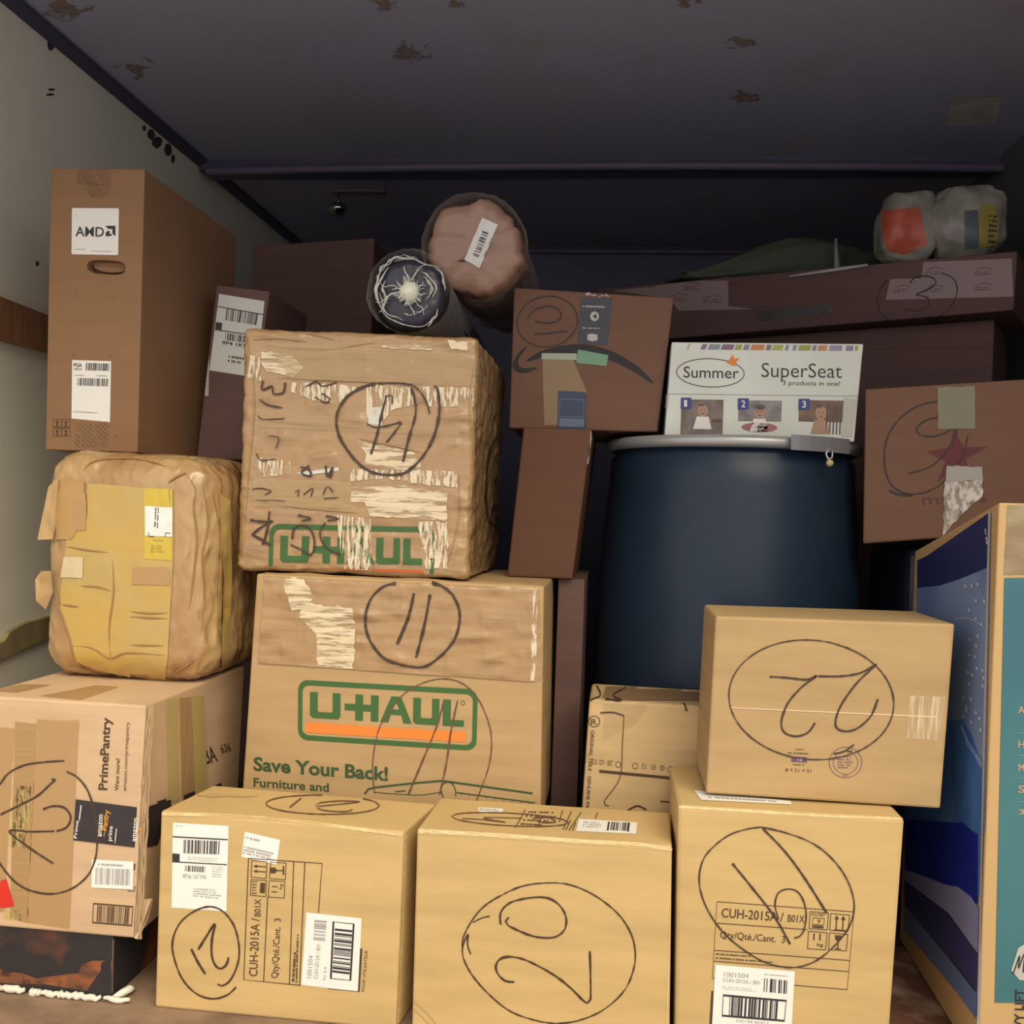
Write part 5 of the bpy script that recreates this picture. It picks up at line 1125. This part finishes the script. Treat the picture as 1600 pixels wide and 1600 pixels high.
r, b, c, t, u, ax = rollobj('black roll in clear twisted plastic with pale core, upper centre', (640, 457), 1.80, .068, .8, BK, BK, (-.03, 1, .0), amp=.003, seed=9)
sleeve(c, t, u, ax, .071, .8, .003, 7, .010, 'plastic_sleeve', r, clearfilm('smoky_film', .10, .45, .2, 20))
s = Surf([b], 8)
rnd = random.Random(21); ms = []
def fold(fr, fa, n, w0, lift):
    pts = []
    for i in range(n):
        q = i/(n-1); rr_, a = fr(q), fa(q); k = 1+.16*noise.noise(Vector((math.cos(a)*1.3, math.sin(a)*1.3, 4)))
        pts.append(c-ax*(lift+.004*math.sin(q*9+a))+(t*math.cos(a)+u*math.sin(a))*rr_*k)
    ms.append(tube(pts, [.0003+w0*math.sin(math.pi*(i+.4)/(n+.2))*(.6+.8*rnd.random()) for i in range(n)], 5))
for k in range(17):     # curved pleats of clear film round the roll end
    r0 = rnd.choice((.040, .047, .054, .060, .066, .070))+rnd.uniform(-.002, .002); a0 = rnd.uniform(0, 6.28); sp = rnd.uniform(.5, 2.0); dr = rnd.uniform(-.008, .008)
    fold(lambda q: r0+dr*q+.0015*math.sin(q*11+k), lambda q: a0+sp*q, 18, rnd.uniform(.0008, .0022), .006)
for k in range(8):      # pleats running in to the core
    a0 = rnd.uniform(0, 6.28); tw = rnd.uniform(-.6, .6); rs = rnd.uniform(.045, .072)
    fold(lambda q: .014+(rs-.014)*q, lambda q: a0+tw*q+.1*math.sin(q*6), 14, rnd.uniform(.0008, .0018), .009)
for k in range(46):     # short hairs round the knot
    a0 = rnd.uniform(0, 6.28); tw = rnd.uniform(-.5, .5); rs = rnd.uniform(.022, .033)
    fold(lambda q: .012+(rs-.012)*q, lambda q: a0+tw*q, 5, rnd.uniform(.0006, .0014), .008)
V, Fc = join(*ms); mesh('plastic_pleats', V, Fc, M('pale_film_folds', (.62, .62, .60), .3, alpha=.75), r, True)
V, Fc = lathe([(.001, .022), (.010, .019), (.017, .012), (.021, .002), (.016, .0)], c-ax*0, 24, -ax); V = [v+Vector((noise.noise(v*150)*.004, noise.noise(v*170)*.003, noise.noise(v*190)*.004)) for v in V]
mesh('core_knot', V, Fc, M('white_core', (.74, .74, .62), .4), r, True)

# --- plastic bag and loose packages on the long carton
zt_ = lambda x: zN[0].z+(zN[1].z-zN[0].z)*(x-zN[0].x)/(zN[1].x-zN[0].x)
yN_at = lambda x: P_N3.y-(x-P_N3.x)*math.tan(yawN)
y_b = yN_at(.80)+.12
def blob(c, rx, ry, rz, seed, amp=.12, n=28, sq=.7):
    V = []; Fc = []
    for j in range(n+1):
        th = math.pi*j/n
        for i in range(2*n):
            ph = math.pi*i/n; d = Vector((math.sin(th)*math.cos(ph), math.sin(th)*math.sin(ph), math.cos(th)))
            q = Vector([math.copysign(abs(k)**sq, k) for k in d]); w_ = 1+amp*noise.noise(d*1.8+Vector((seed, 0, 0)))+amp*.4*noise.noise(d*6+Vector((0, seed, 0)))
            V.append(Vector(c)+Vector((q.x*rx, q.y*ry, q.z*rz))*w_)
    for j in range(n):
        for i in range(2*n): Fc.append((j*2*n+i, j*2*n+(i+1) % (2*n), (j+1)*2*n+(i+1) % (2*n), (j+1)*2*n+i))
    return V, Fc
c1 = aty((1418, 352), y_b); c2 = aty((1508, 350), y_b)
r = empty('plastic_bag', 'clear plastic bag of red and yellow packets on the long dark carton at right', 'bag', (c1.x+.06, y_b, zt_(c1.x+.06)))
BAG = M('milky_plastic', (.34, .33, .27), .2, bump=[('ridge', (1, 1, 1), 14, .6, .01)], var=((.22, .21, .18), (1, 1, 1), 14, .4, .6))
bot = zt_(c1.x)+.003; top_ = aty((1420, 303), y_b).z
V, Fc = blob((c1.x, y_b, (bot+top_)/2), .075, .075, (top_-bot)/2, 2); V = [Vector((v.x, v.y, max(v.z, zt_(v.x)+.002))) for v in V]; bb1 = mesh('bag_body', V, Fc, BAG, r, True)
V, Fc = blob((c2.x-.01, y_b-.03, (bot+top_)/2+.004), .09, .075, (top_-bot)/2+.002, 5); V = [Vector((v.x, v.y, max(v.z, zt_(v.x)+.002))) for v in V]; bb2 = mesh('bag_body', V, Fc, BAG, r, True)
s = Surf([bb1, bb2], 8)
patch(s, W2(1078, 118, 1210, 105, 1222, 140, 1245, 240, 1160, 275, 1100, 262, 1082, 200), M('red_packet', (.50, .10, .055), .3), 'red_packet', r, .003)
Ink(s, .003).poly(W2(1440, 90, 1490, 95, 1505, 160, 1500, 240, 1435, 250, 1430, 150)).build('yellow_packet', M('olive_yellow', (.30, .25, .06), .4), r)
Ink(s, .0042).scribble(W2(1470, 130, 1500, 135, 1498, 240, 1465, 240), 6, 4, .5, 4).build('packet_print', LBLK, r)
Ink(s, .0036).poly(W2(1380, 120, 1428, 115, 1430, 250, 1385, 255)).build('blue_packet', M('dull_blue', (.09, .11, .14), .4), r)
# greenish sack
c = aty((1205, 398), 2.83); zz = zt_(c.x)
zt2 = aty((1240, 375), 2.83).z
V, Fc = blob((c.x, 2.83, (zz+zt2)/2+.001), .27, .07, max(.03, (zt2-zz)/2), 8, .2)
V = [Vector((v.x, v.y, zt_(v.x)+.002+max(0, (v.z-zz))*max(.25, min(1, (v.x-c.x+.30)/.34)))) for v in V]
tag(mesh('green_sack', V, Fc, M('dull_green_cloth', (.055, .07, .045), .7, bump=[('noise', (1, 1, 1), 20, .5, .01)]), None, True), 'dull green sack slumped behind the long dark carton tape', 'sack')
c = aty((1310, 390), 2.70); zz = zt_(c.x)+.002
V, Fc = tube([Vector((c.x, 2.70, zz)), Vector((c.x-.002, 2.70, zz+.03)), Vector((c.x-.004, 2.72, aty((1310, 370), 2.70).z))], [.007, .008, .004], 10)
tag(mesh('white_tube', V, Fc, M('tube_white', (.30, .30, .30), .5), None, True), 'short upright pale tube on the long dark carton', 'tube')
for me in list(bpy.data.meshes):
    if me.users == 0: bpy.data.meshes.remove(me)
